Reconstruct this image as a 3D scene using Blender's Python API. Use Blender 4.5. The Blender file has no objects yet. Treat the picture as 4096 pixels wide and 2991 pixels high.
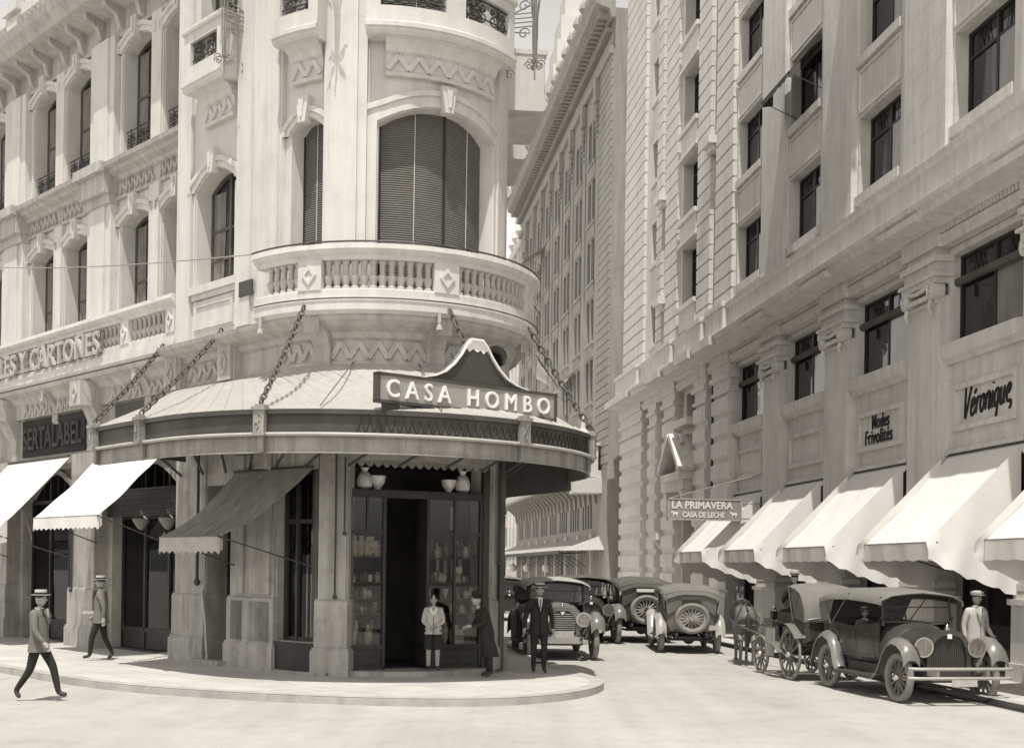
import bpy, bmesh, math, random
from math import sin, cos, radians, pi, sqrt, atan2, degrees
from mathutils import Vector, Matrix
rng = random.Random(7)
S = bpy.context.scene
COL = S.collection
# ------------------------------------------------------------------ camera
CAMH = 2.1
cd = bpy.data.cameras.new("camera"); cam = bpy.data.objects.new("camera", cd); COL.objects.link(cam)
cd.sensor_width = 36; cd.lens = 36*5000/4096; cd.shift_y = (2270-1495.5)/4096
cd.clip_start = .1; cd.clip_end = 1500
cam.location = (0, 0, CAMH); cam.rotation_euler = (radians(90), radians(-0.8), 0)
S.camera = cam
# ------------------------------------------------------------------ sky and sun
SUN_EL = radians(70); SUN_DIR = Vector((-.10, -.995, 0)).normalized()
W = bpy.data.worlds.new("World"); S.world = W; W.use_nodes = True
nt = W.node_tree; bg = nt.nodes['Background']
sky = nt.nodes.new('ShaderNodeTexSky'); sky.sky_type = 'NISHITA'; sky.sun_disc = False
sky.sun_elevation = SUN_EL; sky.sun_rotation = atan2(SUN_DIR.x, SUN_DIR.y)
sky.dust_density = 2.0; sky.air_density = 1.0
bw = nt.nodes.new('ShaderNodeSeparateColor'); tint = nt.nodes.new('ShaderNodeMix'); tint.data_type = 'RGBA'; tint.blend_type = 'MULTIPLY'
tint.inputs['Factor'].default_value = 1; tint.inputs['B'].default_value = (1, .972, .925, 1)
nt.links.new(sky.outputs[0], bw.inputs[0]); nt.links.new(bw.outputs['Blue'], tint.inputs['A'])   # plate film sees blue light only
# pale summer haze: the sky grows whiter towards the horizon
tcw = nt.nodes.new('ShaderNodeTexCoord'); sx_ = nt.nodes.new('ShaderNodeSeparateXYZ'); mr = nt.nodes.new('ShaderNodeMapRange'); vm = nt.nodes.new('ShaderNodeVectorMath'); vm.operation = 'SCALE'
mr.inputs[1].default_value = .2; mr.inputs[2].default_value = .62; mr.inputs[3].default_value = 2.1; mr.inputs[4].default_value = 1.0
nt.links.new(tcw.outputs['Generated'], sx_.inputs[0]); nt.links.new(sx_.outputs['Z'], mr.inputs[0]); nt.links.new(tint.outputs['Result'], vm.inputs[0]); nt.links.new(mr.outputs[0], vm.inputs['Scale'])
nt.links.new(vm.outputs[0], bg.inputs[0]); bg.inputs[1].default_value = .14
sl = bpy.data.lights.new("sun", 'SUN'); sl.energy = 4.9; sl.angle = radians(.5); sl.color = (1, .97, .91)
so = bpy.data.objects.new("sun", sl); COL.objects.link(so)
sv = Vector((SUN_DIR.x*cos(SUN_EL), SUN_DIR.y*cos(SUN_EL), sin(SUN_EL)))
so.rotation_euler = sv.to_track_quat('Z', 'Y').to_euler(); so.location = (0, 0, 60)
S.view_settings.view_transform = 'Standard'; S.view_settings.look = 'None'
S.view_settings.exposure = -0.1; S.view_settings.gamma = 1
S.cycles.max_bounces = 8; S.cycles.diffuse_bounces = 4; S.cycles.transparent_max_bounces = 12
S.cycles.use_adaptive_sampling = True

# ------------------------------------------------------------------ materials
def tone(v):
    k = min(1, max(0, v))**.5
    return (v, v*(.945+.03*k), v*(.81+.14*k), 1)
MC = {}
def mat(name, v, rough=.8, amp=.12, scale=1.2, streak=0, bump=0, bscale=30, metal=0, spec=.3, alpha=0, fine=.05, dirt=0, tracks=0):
    if name in MC: return MC[name]
    m = bpy.data.materials.new(name); m.use_nodes = True; t = m.node_tree; N = t.nodes; L = t.links
    b = N['Principled BSDF']; out = N['Material Output']
    b.inputs['Roughness'].default_value = rough; b.inputs['Metallic'].default_value = metal
    b.inputs['Specular IOR Level'].default_value = spec
    tc = N.new('ShaderNodeTexCoord')
    def noise(sc, det, mapping=None):
        n = N.new('ShaderNodeTexNoise'); n.inputs['Scale'].default_value = sc; n.inputs['Detail'].default_value = det
        n.inputs['Roughness'].default_value = .6
        if mapping:
            mp = N.new('ShaderNodeMapping'); mp.inputs['Scale'].default_value = mapping
            L.new(tc.outputs['Object'], mp.inputs[0]); L.new(mp.outputs[0], n.inputs[0])
        else: L.new(tc.outputs['Object'], n.inputs[0])
        return n
    def rang(n, lo, hi, a=.3, c=.7):
        r = N.new('ShaderNodeMapRange'); r.inputs[1].default_value = a; r.inputs[2].default_value = c
        r.inputs[3].default_value = lo; r.inputs[4].default_value = hi; L.new(n.outputs[0], r.inputs[0]); return r
    def mul(x, y):
        q = N.new('ShaderNodeMath'); q.operation = 'MULTIPLY'; L.new(x.outputs[0], q.inputs[0]); L.new(y.outputs[0], q.inputs[1]); return q
    f = rang(noise(scale, 6), 1-amp, 1+amp)
    if fine: f = mul(f, rang(noise(bscale, 3), 1-fine, 1+fine))
    if streak: f = mul(f, rang(noise(1, 5, (5, 5, .35)), 1-streak, 1+streak*.25, .35, .6))
    if tracks: f = mul(f, rang(noise(1, 4, (1.6, .07, 1)), .93, 1.03, .35, .65))
    if dirt: f = mul(f, rang(noise(2.3, 8), 1-dirt, 1, .32, .5))
    mx = N.new('ShaderNodeVectorMath'); mx.operation = 'SCALE'; mx.inputs[0].default_value = tone(v)[:3]
    L.new(f.outputs[0], mx.inputs[3]); L.new(mx.outputs[0], b.inputs['Base Color'])
    if bump:
        bp = N.new('ShaderNodeBump'); bp.inputs['Strength'].default_value = bump; bp.inputs['Distance'].default_value = .02
        L.new(noise(bscale, 4).outputs[0], bp.inputs['Height']); L.new(bp.outputs[0], b.inputs['Normal'])
    if alpha:   # share of light let through (thin cloth)
        tl = N.new('ShaderNodeBsdfTranslucent'); L.new(mx.outputs[0], tl.inputs[0])
        ms = N.new('ShaderNodeMixShader'); ms.inputs[0].default_value = alpha
        L.new(b.outputs[0], ms.inputs[1]); L.new(tl.outputs[0], ms.inputs[2]); L.new(ms.outputs[0], out.inputs[0])
    MC[name] = m; return m
def slab_joints(m, w, h, off):   # dark joints between paving slabs, in the pattern of the ground itself
    t = m.node_tree; b = t.nodes['Principled BSDF']; l = b.inputs['Base Color'].links[0]; src = l.from_socket
    tc = t.nodes.new('ShaderNodeTexCoord'); mp = t.nodes.new('ShaderNodeMapping'); mp.inputs['Rotation'].default_value[2] = off
    br = t.nodes.new('ShaderNodeTexBrick'); br.inputs['Scale'].default_value = 1; br.inputs['Brick Width'].default_value = w; br.inputs['Row Height'].default_value = h; br.inputs['Mortar Size'].default_value = .012
    br.inputs['Color1'].default_value = (1, 1, 1, 1); br.inputs['Color2'].default_value = (.9, .9, .9, 1); br.inputs['Mortar'].default_value = (.55, .54, .5, 1)
    mx = t.nodes.new('ShaderNodeMix'); mx.data_type = 'RGBA'; mx.blend_type = 'MULTIPLY'; mx.inputs['Factor'].default_value = 1
    t.links.new(tc.outputs['Object'], mp.inputs[0]); t.links.new(mp.outputs[0], br.inputs[0]); t.links.new(src, mx.inputs['A']); t.links.new(br.outputs[0], mx.inputs['B']); t.links.new(mx.outputs['Result'], b.inputs['Base Color'])
def clear_glass(name, dark=.75):
    m = bpy.data.materials.new(name); m.use_nodes = True; t = m.node_tree; N = t.nodes; L = t.links
    out = N['Material Output']; N.remove(N['Principled BSDF'])
    tr = N.new('ShaderNodeBsdfTransparent'); tr.inputs[0].default_value = (dark, dark*.98, dark*.94, 1)
    gl = N.new('ShaderNodeBsdfGlossy'); gl.inputs['Roughness'].default_value = .02
    fr = N.new('ShaderNodeFresnel'); fr.inputs[0].default_value = 1.5
    ms = N.new('ShaderNodeMixShader'); L.new(fr.outputs[0], ms.inputs[0]); L.new(tr.outputs[0], ms.inputs[1]); L.new(gl.outputs[0], ms.inputs[2])
    L.new(ms.outputs[0], out.inputs[0]); return m
M = dict(
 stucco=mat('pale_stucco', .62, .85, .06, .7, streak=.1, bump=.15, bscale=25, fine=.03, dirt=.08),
 stucco2=mat('shaded_stucco_ornament', .46, .85, .08, .9, streak=.2, bump=.2, bscale=25, dirt=.12),  # darker copy of the stucco: the ornament's shade is put into its colour
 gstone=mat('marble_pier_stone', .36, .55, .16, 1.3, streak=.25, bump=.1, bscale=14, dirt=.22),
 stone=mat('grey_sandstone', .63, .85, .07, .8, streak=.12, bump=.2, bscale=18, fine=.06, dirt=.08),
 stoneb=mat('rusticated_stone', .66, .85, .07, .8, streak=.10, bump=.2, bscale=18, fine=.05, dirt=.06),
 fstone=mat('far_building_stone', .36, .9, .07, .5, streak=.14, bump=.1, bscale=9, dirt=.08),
 pale=mat('pale_distant_plaster', .62, .9, .05, .4),
 road=mat('macadam_road', .40, .95, .10, .35, bump=.35, bscale=45, fine=.09, dirt=.1, tracks=1),
 pglass=mat('pane_with_painted_reflection', .22, .12, .15, 1.2, streak=.2, spec=.6), doordark=mat('dark_doorway', .02, .9, .2, 2), shade=mat('grey_glass_shade', .26, .4, .1, 5),
 pave=mat('pavement_slabs', .50, .9, .09, .7, bump=.15, bscale=35, fine=.06, dirt=.07),
 kerb=mat('kerb_stone', .40, .9, .14, 1.6, bump=.3, bscale=20, dirt=.2),
 glass=mat('dark_window_glass', .018, .06, .3, .6, spec=.6, fine=0),
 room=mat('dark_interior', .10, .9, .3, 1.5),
 blind=mat('split_bamboo_blind', .19, .8, .12, 2, fine=.12),
 wood=mat('dark_painted_wood', .035, .45, .25, 3, bump=.1),
 wood2=mat('brown_window_wood', .09, .55, .25, 3),
 curtain_or_reflection=mat('grey_curtain_cloth', .22, .9, .2, 3, streak=.3),
 iron=mat('wrought_iron', .05, .55, .2, 6, spec=.4),
 rust=mat('weathered_chain_iron', .11, .7, .3, 9),
 sheet=mat('painted_sheet_metal', .40, .5, .06, 1.2, streak=.08, spec=.3),
 girder=mat('dark_painted_girder', .07, .5, .22, 2, dirt=.2),
 fascia=mat('weathered_fascia_sheet', .30, .55, .18, 1.6, streak=.3, dirt=.2),
 white=mat('white_paint', .78, .5, .05, 2, dirt=.06),
 grey=mat('mid_grey_sign_paint', .30, .5, .08, 2),
 dark=mat('dark_paint', .06, .5, .15, 2),
 canvas=mat('white_awning_canvas', .80, .9, .03, 1.5, alpha=.15, fine=.02, bump=.1, bscale=9),
 canvasd=mat('dark_awning_canvas', .27, .9, .16, 2, alpha=.06, streak=.2),
 paint=mat('black_car_enamel', .055, .22, .3, 1.5, spec=.5, dirt=.2),
 paint2=mat('grey_car_enamel', .16, .3, .15, 2, spec=.5),
 paint3=mat('pale_dusty_fender_enamel', .34, .35, .15, 3, spec=.5),
 top=mat('khaki_car_top_canvas', .17, .9, .12, 2.5, bump=.15, bscale=12),
 topl=mat('pale_car_top_canvas', .36, .9, .1, 2.5), topd=mat('dusty_black_top_cloth', .10, .85, .2, 2.5, bump=.15, bscale=12),
 tyre=mat('dusty_grey_tyre_rubber', .22, .9, .15, 5),
 spoke=mat('varnished_spoke_wood', .14, .5, .2, 6),
 chrome=mat('nickel_plate', .62, .18, .08, 4, metal=1),
 leather=mat('dark_leather', .05, .45, .2, 5),
 skin=mat('skin', .34, .6, .06, 6), hair=mat('dark_hair', .03, .6, .2, 9),
 black=mat('black_wool_cloth', .028, .9, .2, 4), greyc=mat('grey_wool_cloth', .16, .9, .15, 4),
 shirt=mat('white_cotton_cloth', .62, .9, .08, 5), lightc=mat('light_linen_cloth', .42, .9, .1, 5), lens=mat('ribbed_lamp_glass', .30, .15, .2, 12, spec=.6), dull=mat('shade_darkened_black_board', .03, .8, .2, 2), dull2=mat('shade_darkened_letter_paint', .055, .8, .2, 3), ironl=mat('pale_painted_iron', .26, .6, .15, 5),
 straw=mat('straw_hat_weave', .38, .8, .08, 8),
 horse=mat('brown_horse_coat', .14, .5, .35, 2.5, spec=.4), horsel=mat('pale_horse_hair', .42, .7, .15, 5),
 ceram=mat('glazed_ceramic', .58, .25, .35, 9, spec=.5), ceramd=mat('dark_glazed_ceramic', .14, .25, .4, 7, spec=.5),
 card=mat('white_price_card', .75, .8, .03, 3), globe=mat('milk_glass', .7, .2, .03, 2, spec=.5),
)
slab_joints(M['pave'], 1.1, .75, .75)
M['clear'] = clear_glass('clear_plate_glass', .8)

# ------------------------------------------------------------------ mesh helpers
class Plane:
    def __init__(s, P, ang):
        s.P = P; s.a = radians(ang); s.X = (cos(s.a), sin(s.a)); s.n = (sin(s.a), -cos(s.a))
    def __call__(s, u, d, z):
        return (s.P[0]+u*s.X[0]+d*s.n[0], s.P[1]+u*s.X[1]+d*s.n[1], z)
    def rz(s, u): return s.a
    def div(s, u0, u1): return 1
class Corner:   # left facade, round tower, side-street facade, one running coordinate u (to the right) and d (outward)
    P = (-5.91, 25.93); C = (-2.69, 26.13); R = 2.48; A0 = radians(46.7); A1 = radians(-97); U0 = 2.065
    def __init__(s): s.U1 = s.U0+s.R*(s.A0-s.A1); s.L = Plane(s.P, -46.7)
    def phi(s, u): return s.A0-(u-s.U0)/s.R
    def u(s, deg): return s.U0+s.R*(s.A0-radians(deg))
    def __call__(s, u, d, z):
        if u <= s.U0: return s.L(u, d, z)
        if u < s.U1:
            p = s.phi(u); r = s.R+d; return (s.C[0]-r*sin(p), s.C[1]-r*cos(p), z)
        r = s.R+d; p = s.A1; w = u-s.U1
        return (s.C[0]-r*sin(p)+w*cos(p), s.C[1]-r*cos(p)-w*sin(p), z)
    def rz(s, u):
        if u <= s.U0: return s.L.a
        return -max(s.phi(u), s.A1)
    def div(s, u0, u1):
        lo = max(u0, s.U0); hi = min(u1, s.U1)
        return 1 if hi <= lo else max(1, int(math.ceil((hi-lo)/.13)))
    def cuts(s, u0, u1):
        c = [u0]
        lo = max(u0, s.U0); hi = min(u1, s.U1)
        if hi > lo:
            if lo > u0+1e-6: c.append(lo)
            n = s.div(u0, u1)
            c += [lo+(hi-lo)*i/n for i in range(1, n+1)]
        if c[-1] < u1-1e-6: c.append(u1)
        return c
def cuts(T, u0, u1):
    return T.cuts(u0, u1) if hasattr(T, 'cuts') else [u0, u1]
I3 = lambda x, y, z: (x, y, z)
def WT(u, d, z): return (u, -d, z)
class MB:
    def __init__(s): s.v = []; s.f = []; s.mi = []; s.m = 0; s.c = []
    def cut(s): s.c.append((len(s.v), len(s.f)))     # next piece starts here
    def pieces(s):
        c = [(0, 0)]+s.c+[(len(s.v), len(s.f))]
        for (v0, f0), (v1, f1) in zip(c, c[1:]):
            if f1 > f0: q = MB(); q.v = s.v[v0:v1]; q.f = [tuple(i-v0 for i in f) for f in s.f[f0:f1]]; q.mi = s.mi[f0:f1]; yield q
    def face(s, pts):
        i = len(s.v); s.v.extend(tuple(p) for p in pts); s.f.append(tuple(range(i, i+len(pts)))); s.mi.append(s.m)
    def mesh(s, vs, fs):
        i = len(s.v); s.v.extend(tuple(p) for p in vs)
        for f in fs: s.f.append(tuple(i+k for k in f)); s.mi.append(s.m)
    def box(s, x0, x1, y0, y1, z0, z1, T=I3):
        p = [T(x, y, z) for z in (z0, z1) for x, y in ((x0, y0), (x1, y0), (x1, y1), (x0, y1))]
        s.mesh(p, [(3, 2, 1, 0), (4, 5, 6, 7), (0, 1, 5, 4), (1, 2, 6, 5), (2, 3, 7, 6), (3, 0, 4, 7)])
    def slab(s, T, u0, u1, d0, d1, z0, z1): s.prof(T, u0, u1, [(d0, z0), (d1, z0), (d1, z1), (d0, z1)])
    def prof(s, T, u0, u1, pts, us=None):      # closed outline in (d,z) run along u
        us = us or cuts(T, u0, u1); n = len(pts)
        vs = [T(u, d, z) for u in us for d, z in pts]; fs = []
        for i in range(len(us)-1):
            for j in range(n):
                k = (j+1) % n; fs.append((i*n+j, i*n+k, (i+1)*n+k, (i+1)*n+j))
        fs.append(tuple(range(n-1, -1, -1))); fs.append(tuple((len(us)-1)*n+j for j in range(n)))
        s.mesh(vs, fs)
    def poly(s, T, pts, d0, d1):               # prism of a (u,z) outline between d0 and d1
        n = len(pts); vs = [T(u, d0, z) for u, z in pts]+[T(u, d1, z) for u, z in pts]
        fs = [tuple(range(n-1, -1, -1)), tuple(range(n, 2*n))]+[(i, (i+1) % n, n+(i+1) % n, n+i) for i in range(n)]
        s.mesh(vs, fs)
    def ribbon(s, T, inner, outer, d0, d1):    # band between two (u,z) paths, d0 back, d1 front
        n = len(inner)
        vs = [T(u, d, z) for d in (d0, d1) for path in (inner, outer) for u, z in path]; fs = []
        for i in range(n-1):
            a, b, c, e = i, i+1, n+i, n+i+1; A, B, Cc, Ee = [k+2*n for k in (a, b, c, e)]
            fs += [(A, B, Ee, Cc), (a, b, B, A), (c, Cc, Ee, e)]
        fs += [(0, 2*n, 3*n, n), (n-1, 2*n-1, 4*n-1, 3*n-1)]
        s.mesh(vs, fs)
    def lathe(s, c, prof, n=10, sq=False):
        vs = []; fs = []; m = len(prof)
        for r, z in prof:
            for k in range(n):
                a = 2*pi*(k+.5)/n; vs.append((c[0]+r*cos(a), c[1]+r*sin(a), c[2]+z))
        for i in range(m-1):
            for k in range(n): fs.append((i*n+k, i*n+(k+1) % n, (i+1)*n+(k+1) % n, (i+1)*n+k))
        fs.append(tuple(range(n-1, -1, -1))); fs.append(tuple((m-1)*n+k for k in range(n)))
        s.mesh(vs, fs)
    def tube(s, pts, r, n=6, closed=False, cap=True):
        P = [Vector(p) for p in pts]; m = len(P)
        rr = r if isinstance(r, (list, tuple)) else [r]*m
        vs = []; fs = []; prev = None
        for i, p in enumerate(P):
            t = (P[(i+1) % m]-P[i-1]) if closed else (P[min(i+1, m-1)]-P[max(i-1, 0)])
            t.normalize()
            if prev is None:
                a = Vector((0, 0, 1)) if abs(t.z) < .9 else Vector((1, 0, 0)); x = t.cross(a).normalized()
            else:
                x = prev-t*prev.dot(t)
                x = x.normalized() if x.length > 1e-6 else t.orthogonal().normalized()
            prev = x; y = t.cross(x)
            for k in range(n):
                a = 2*pi*k/n; vs.append(tuple(p+(x*cos(a)+y*sin(a))*rr[i]))
        for i in range(m if closed else m-1):
            j = (i+1) % m
            for k in range(n): fs.append((i*n+k, i*n+(k+1) % n, j*n+(k+1) % n, j*n+k))
        if cap and not closed: fs += [tuple(range(n-1, -1, -1)), tuple((m-1)*n+k for k in range(n))]
        s.mesh(vs, fs)
    def ball(s, c, r, n=10, m=7):
        rx, ry, rz = r if isinstance(r, tuple) else (r, r, r)
        vs = [(c[0], c[1], c[2]-rz)]; fs = []
        for i in range(1, m):
            t = pi*i/m-pi/2
            for k in range(n): vs.append((c[0]+rx*cos(t)*cos(2*pi*k/n), c[1]+ry*cos(t)*sin(2*pi*k/n), c[2]+rz*sin(t)))
        vs.append((c[0], c[1], c[2]+rz)); q = len(vs)-1
        for k in range(n):
            fs.append((0, 1+(k+1) % n, 1+k)); fs.append((q, 1+(m-2)*n+k, 1+(m-2)*n+(k+1) % n))
            for i in range(m-2): fs.append((1+i*n+k, 1+i*n+(k+1) % n, 1+(i+1)*n+(k+1) % n, 1+(i+1)*n+k))
        s.mesh(vs, fs)
    def grid(s, rows):                          # open sheet from rows of points
        n = len(rows[0]); vs = [p for r in rows for p in r]
        s.mesh(vs, [(i*n+j, i*n+j+1, (i+1)*n+j+1, (i+1)*n+j) for i in range(len(rows)-1) for j in range(n-1)])
    def shell(s, rows, th):                     # sheet with thickness along its own normals
        g = [[Vector(p) for p in r] for r in rows]; R = len(g); Cn = len(g[0]); back = []
        for i in range(R):
            br = []
            for j in range(Cn):
                a = g[min(i+1, R-1)][j]-g[max(i-1, 0)][j]; b = g[i][min(j+1, Cn-1)]-g[i][max(j-1, 0)]
                nn = a.cross(b); nn = nn.normalized() if nn.length > 1e-9 else Vector((0, 0, 1)); br.append(g[i][j]-nn*th)
            back.append(br)
        s.grid(g); s.grid([r[::-1] for r in back])
        for A, B in ((g[0], back[0]), (g[-1], back[-1])): s.grid([A, B])
        s.grid([[r[0] for r in g], [r[0] for r in back]]); s.grid([[r[-1] for r in g], [r[-1] for r in back]])
    def move(s, f):
        s.v = [f(*p) for p in s.v]; return s
def data(mb, mats, smooth=0, fix=True):
    me = bpy.data.meshes.new('mesh'); me.from_pydata(mb.v, [], mb.f)
    mats = mats if isinstance(mats, list) else [mats]
    for m in mats: me.materials.append(m)
    if len(mats) > 1: me.polygons.foreach_set('material_index', mb.mi)
    if fix or smooth:
        b = bmesh.new(); b.from_mesh(me)
        if smooth: bmesh.ops.remove_doubles(b, verts=b.verts, dist=1e-5)
        bmesh.ops.recalc_face_normals(b, faces=b.faces); b.to_mesh(me); b.free()
    if smooth:
        me.shade_smooth(); me.set_sharp_from_angle(angle=radians(smooth))
    me.update(); return me
def obj(name, mb, mats, parent=None, smooth=0, loc=None, rz=0, label=None):
    me = mb if isinstance(mb, bpy.types.Mesh) else data(mb, mats, smooth)
    o = bpy.data.objects.new(name, me); COL.objects.link(o)
    if parent is not None:
        o.parent = parent
        if loc is None: loc = (-parent.location[0], -parent.location[1], -parent.location[2]) if parent.get('world') else (0, 0, 0)
    if loc: o.location = loc
    if rz: o.rotation_euler = (0, 0, rz)
    if label: o['label'] = label
    return o
def each(name, mb, m, parent, smooth=0, loc=None, label=None):   # one part per piece
    return [obj(name, q, M[m], parent, smooth, loc=loc, label=label) for q in mb.pieces()]
def tag(o, label, cat, group=None, kind=None):
    if label: o['label'] = label
    if cat: o['category'] = cat
    if group: o['group'] = group
    if kind: o['kind'] = kind
    return o
def thing(name, label, cat, loc=(0, 0, 0), rz=0, group=None, world=False):
    o = bpy.data.objects.new(name, None); COL.objects.link(o); o.location = loc; o.rotation_euler = (0, 0, rz); o.empty_display_size = .2
    if world: o['world'] = 1
    return tag(o, label, cat, group)
def single(name, mb, mats, label, cat, group=None, smooth=0, base=None):
    """one-mesh thing; base puts its origin at its foot"""
    if base is not None: mb.move(lambda x, y, z: (x-base[0], y-base[1], z-base[2]))
    o = obj(name, mb, mats, None, smooth, base)
    return tag(o, label, cat, group)
def copytree(o, parent=None):
    c = o.copy(); COL.objects.link(c)
    if parent is not None: c.parent = parent
    for ch in [x for x in o.children]: copytree(ch, c)
    return c
def structure(name, mb, m, smooth=0):
    o = obj(name, mb, m, None, smooth); o['kind'] = 'structure'; return o
def text_mb(txt, size, depth, T, u, z, d, bold=0, sx=1.0, spacing=1.0, shear=0.0, bevel=0.0, align='LEFT'):
    cu = bpy.data.curves.new('t', 'FONT'); cu.body = txt; cu.size = size; cu.extrude = depth/2; cu.offset = bold; cu.space_character = spacing
    cu.shear = shear; cu.bevel_depth = bevel; cu.bevel_resolution = 1; cu.align_x = align; cu.resolution_u = 4
    o = bpy.data.objects.new('t', cu); COL.objects.link(o)
    dg = bpy.context.evaluated_depsgraph_get(); me = bpy.data.meshes.new_from_object(o.evaluated_get(dg))
    mb = MB(); mb.mesh([T(u+v.co.x*sx, d+v.co.z, z+v.co.y) for v in me.vertices], [tuple(p.vertices) for p in me.polygons])
    bpy.data.objects.remove(o); bpy.data.meshes.remove(me); bpy.data.curves.remove(cu)
    return mb

def top_of(op, u):
    if not op.get('rise'): return op['z1']
    t = (u-(op['u0']+op['u1'])/2)/((op['u1']-op['u0'])/2); return op['z1']+op['rise']*(1-min(1, t*t))
def wall(mb, T, u0, u1, z0, z1, d, ops, depth=.4):
    E = {round(u0, 5), round(u1, 5)}
    for c in cuts(T, u0, u1): E.add(round(c, 5))
    for o in ops:
        n = 10 if o.get('rise') else 1
        for i in range(n+1): E.add(round(o['u0']+(o['u1']-o['u0'])*i/n, 5))
    E = sorted(e for e in E if u0-1e-5 <= e <= u1+1e-5)
    for a, b in zip(E, E[1:]):
        if b-a < 1e-4: continue
        m = (a+b)/2; cov = sorted([o for o in ops if o['u0'] < m < o['u1']], key=lambda o: o['z0'])
        za = zb = z0
        for o in cov:
            dp = o.get('depth', depth); ta, tb = top_of(o, a), top_of(o, b)
            if o['z0'] > za+1e-4: mb.face([T(a, d, za), T(b, d, zb), T(b, d, o['z0']), T(a, d, o['z0'])])
            mb.face([T(a, d, ta), T(b, d, tb), T(b, d-dp, tb), T(a, d-dp, ta)])
            if o['z0'] > z0+1e-4: mb.face([T(a, d, o['z0']), T(b, d, o['z0']), T(b, d-dp, o['z0']), T(a, d-dp, o['z0'])])
            za, zb = ta, tb
        if z1 > za+1e-4: mb.face([T(a, d, za), T(b, d, zb), T(b, d, z1), T(a, d, z1)])
    for o in ops:
        dp = o.get('depth', depth)
        for u in (o['u0'], o['u1']):
            t = top_of(o, u); mb.face([T(u, d, o['z0']), T(u, d-dp, o['z0']), T(u, d-dp, t), T(u, d, t)])
def arch_path(op, off=0, zb=None, n=12):
    """outline of an opening (left foot, arch, right foot) moved outward by off"""
    zb = op['z0'] if zb is None else zb; u0, u1 = op['u0'], op['u1']; P = [(u0-off, zb)]
    for i in range(n+1):
        u = u0+(u1-u0)*i/n; t = top_of(op, u)
        if op.get('rise'):
            s_ = -2*op['rise']*(u-(u0+u1)/2)/(((u1-u0)/2)**2); nx, nz = -s_, 1; l = sqrt(nx*nx+nz*nz)
            x, z = u+off*nx/l, t+off*nz/l
            if i == 0: x = u0-off
            if i == n: x = u1+off
            P.append((x, z))
        else: P.append((u0-off+(u1-u0+2*off)*i/n, t+off))
    P.append((u1+off, zb)); return P
def zigzag(mb, T, u0, u1, z0, z1, n, d0, d1, w=.05):
    st = (u1-u0)/n
    for i in range(n):
        a = u0+i*st
        for p, q in (((a, z0), (a+st/2, z1)), ((a+st/2, z1), (a+st, z0))):
            dx, dz = q[0]-p[0], q[1]-p[1]; l = sqrt(dx*dx+dz*dz); ox, oz = -dz/l*w/2, dx/l*w/2
            mb.poly(T, [(p[0]-ox, p[1]-oz), (q[0]-ox, q[1]-oz), (q[0]+ox, q[1]+oz), (p[0]+ox, p[1]+oz)], d0, d1)
def scroll(c, ex, ez, r0, turns=1.4, n=16, flip=1):
    """points of a spiral in the plane of ex, ez"""
    c, ex, ez = Vector(c), Vector(ex), Vector(ez); P = []
    for i in range(n+1):
        t = i/n; a = 2*pi*turns*t; r = r0*(1-.8*t); P.append(c+ex*(r*cos(a)*flip)+ez*(r*sin(a)))
    return P
# ------------------------------------------------------------------ ground
TC = Corner(); TL = TC.L; TR = Plane((10.2, 24.0), -83); ZR = -.13
def smooth_line(P, n=6):
    Q = []
    for i in range(len(P)-1):
        p0, p1, p2, p3 = P[max(i-1, 0)], P[i], P[i+1], P[min(i+2, len(P)-1)]
        for k in range(n):
            t = k/n; Q.append(tuple(.5*(2*p1[j]+(p2[j]-p0[j])*t+(2*p0[j]-5*p1[j]+4*p2[j]-p3[j])*t*t+(3*p1[j]-p0[j]-3*p2[j]+p3[j])*t**3) for j in (0, 1)))
    return Q+[P[-1]]
m = MB(); m.face([(-300, -60, ZR), (300, -60, ZR), (300, 500, ZR), (-300, 500, ZR)]); structure('road', m, M['road'])
KL = smooth_line([(-37.6, 53.9), (-20.9, 36.2), (-10.13, 24.85), (-8.2, 22.85), (-6.55, 21.5), (-4.19, 20.41), (-1.92, 19.93), (-.16, 20.17), (1.11, 21.37), (1.72, 23.09), (1.6, 24.7), (1.1, 26.3), (.72, 28), (.33, 31.5), (-4.5, 71), (-9.4, 111)])
def kerb(line, side, w=.26):
    mb = MB(); n = len(line); R = []
    for i, p in enumerate(line):
        a, b = Vector(line[max(i-1, 0)]), Vector(line[min(i+1, n-1)]); t = (b-a).normalized(); q = Vector((-t.y, t.x))*side
        R.append([(p[0], p[1], ZR-.05), (p[0], p[1], -.02), (p[0]+q.x*.02, p[1]+q.y*.02, .004), (p[0]+q.x*w, p[1]+q.y*w, .004)])
    mb.grid(R); return mb
m = MB(); m.face([(x, y, 0) for x, y in KL]+[(-24, 120, 0), (-60, 80, 0)]); structure('pavement', m, M['pave'])
structure('kerb', kerb(KL, 1), M['kerb'])
kr = [TR(u, 2.1, 0)[:2] for u in (14, 0, -20, -41, -80, -110)]
m = MB(); m.face([TR(14, 2.1, 0), TR(14, -2, 0), TR(-110, -2, 0), TR(-110, 2.1, 0)]); structure('pavement', m, M['pave'])
structure('kerb', kerb(kr, 1), M['kerb'])

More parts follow.
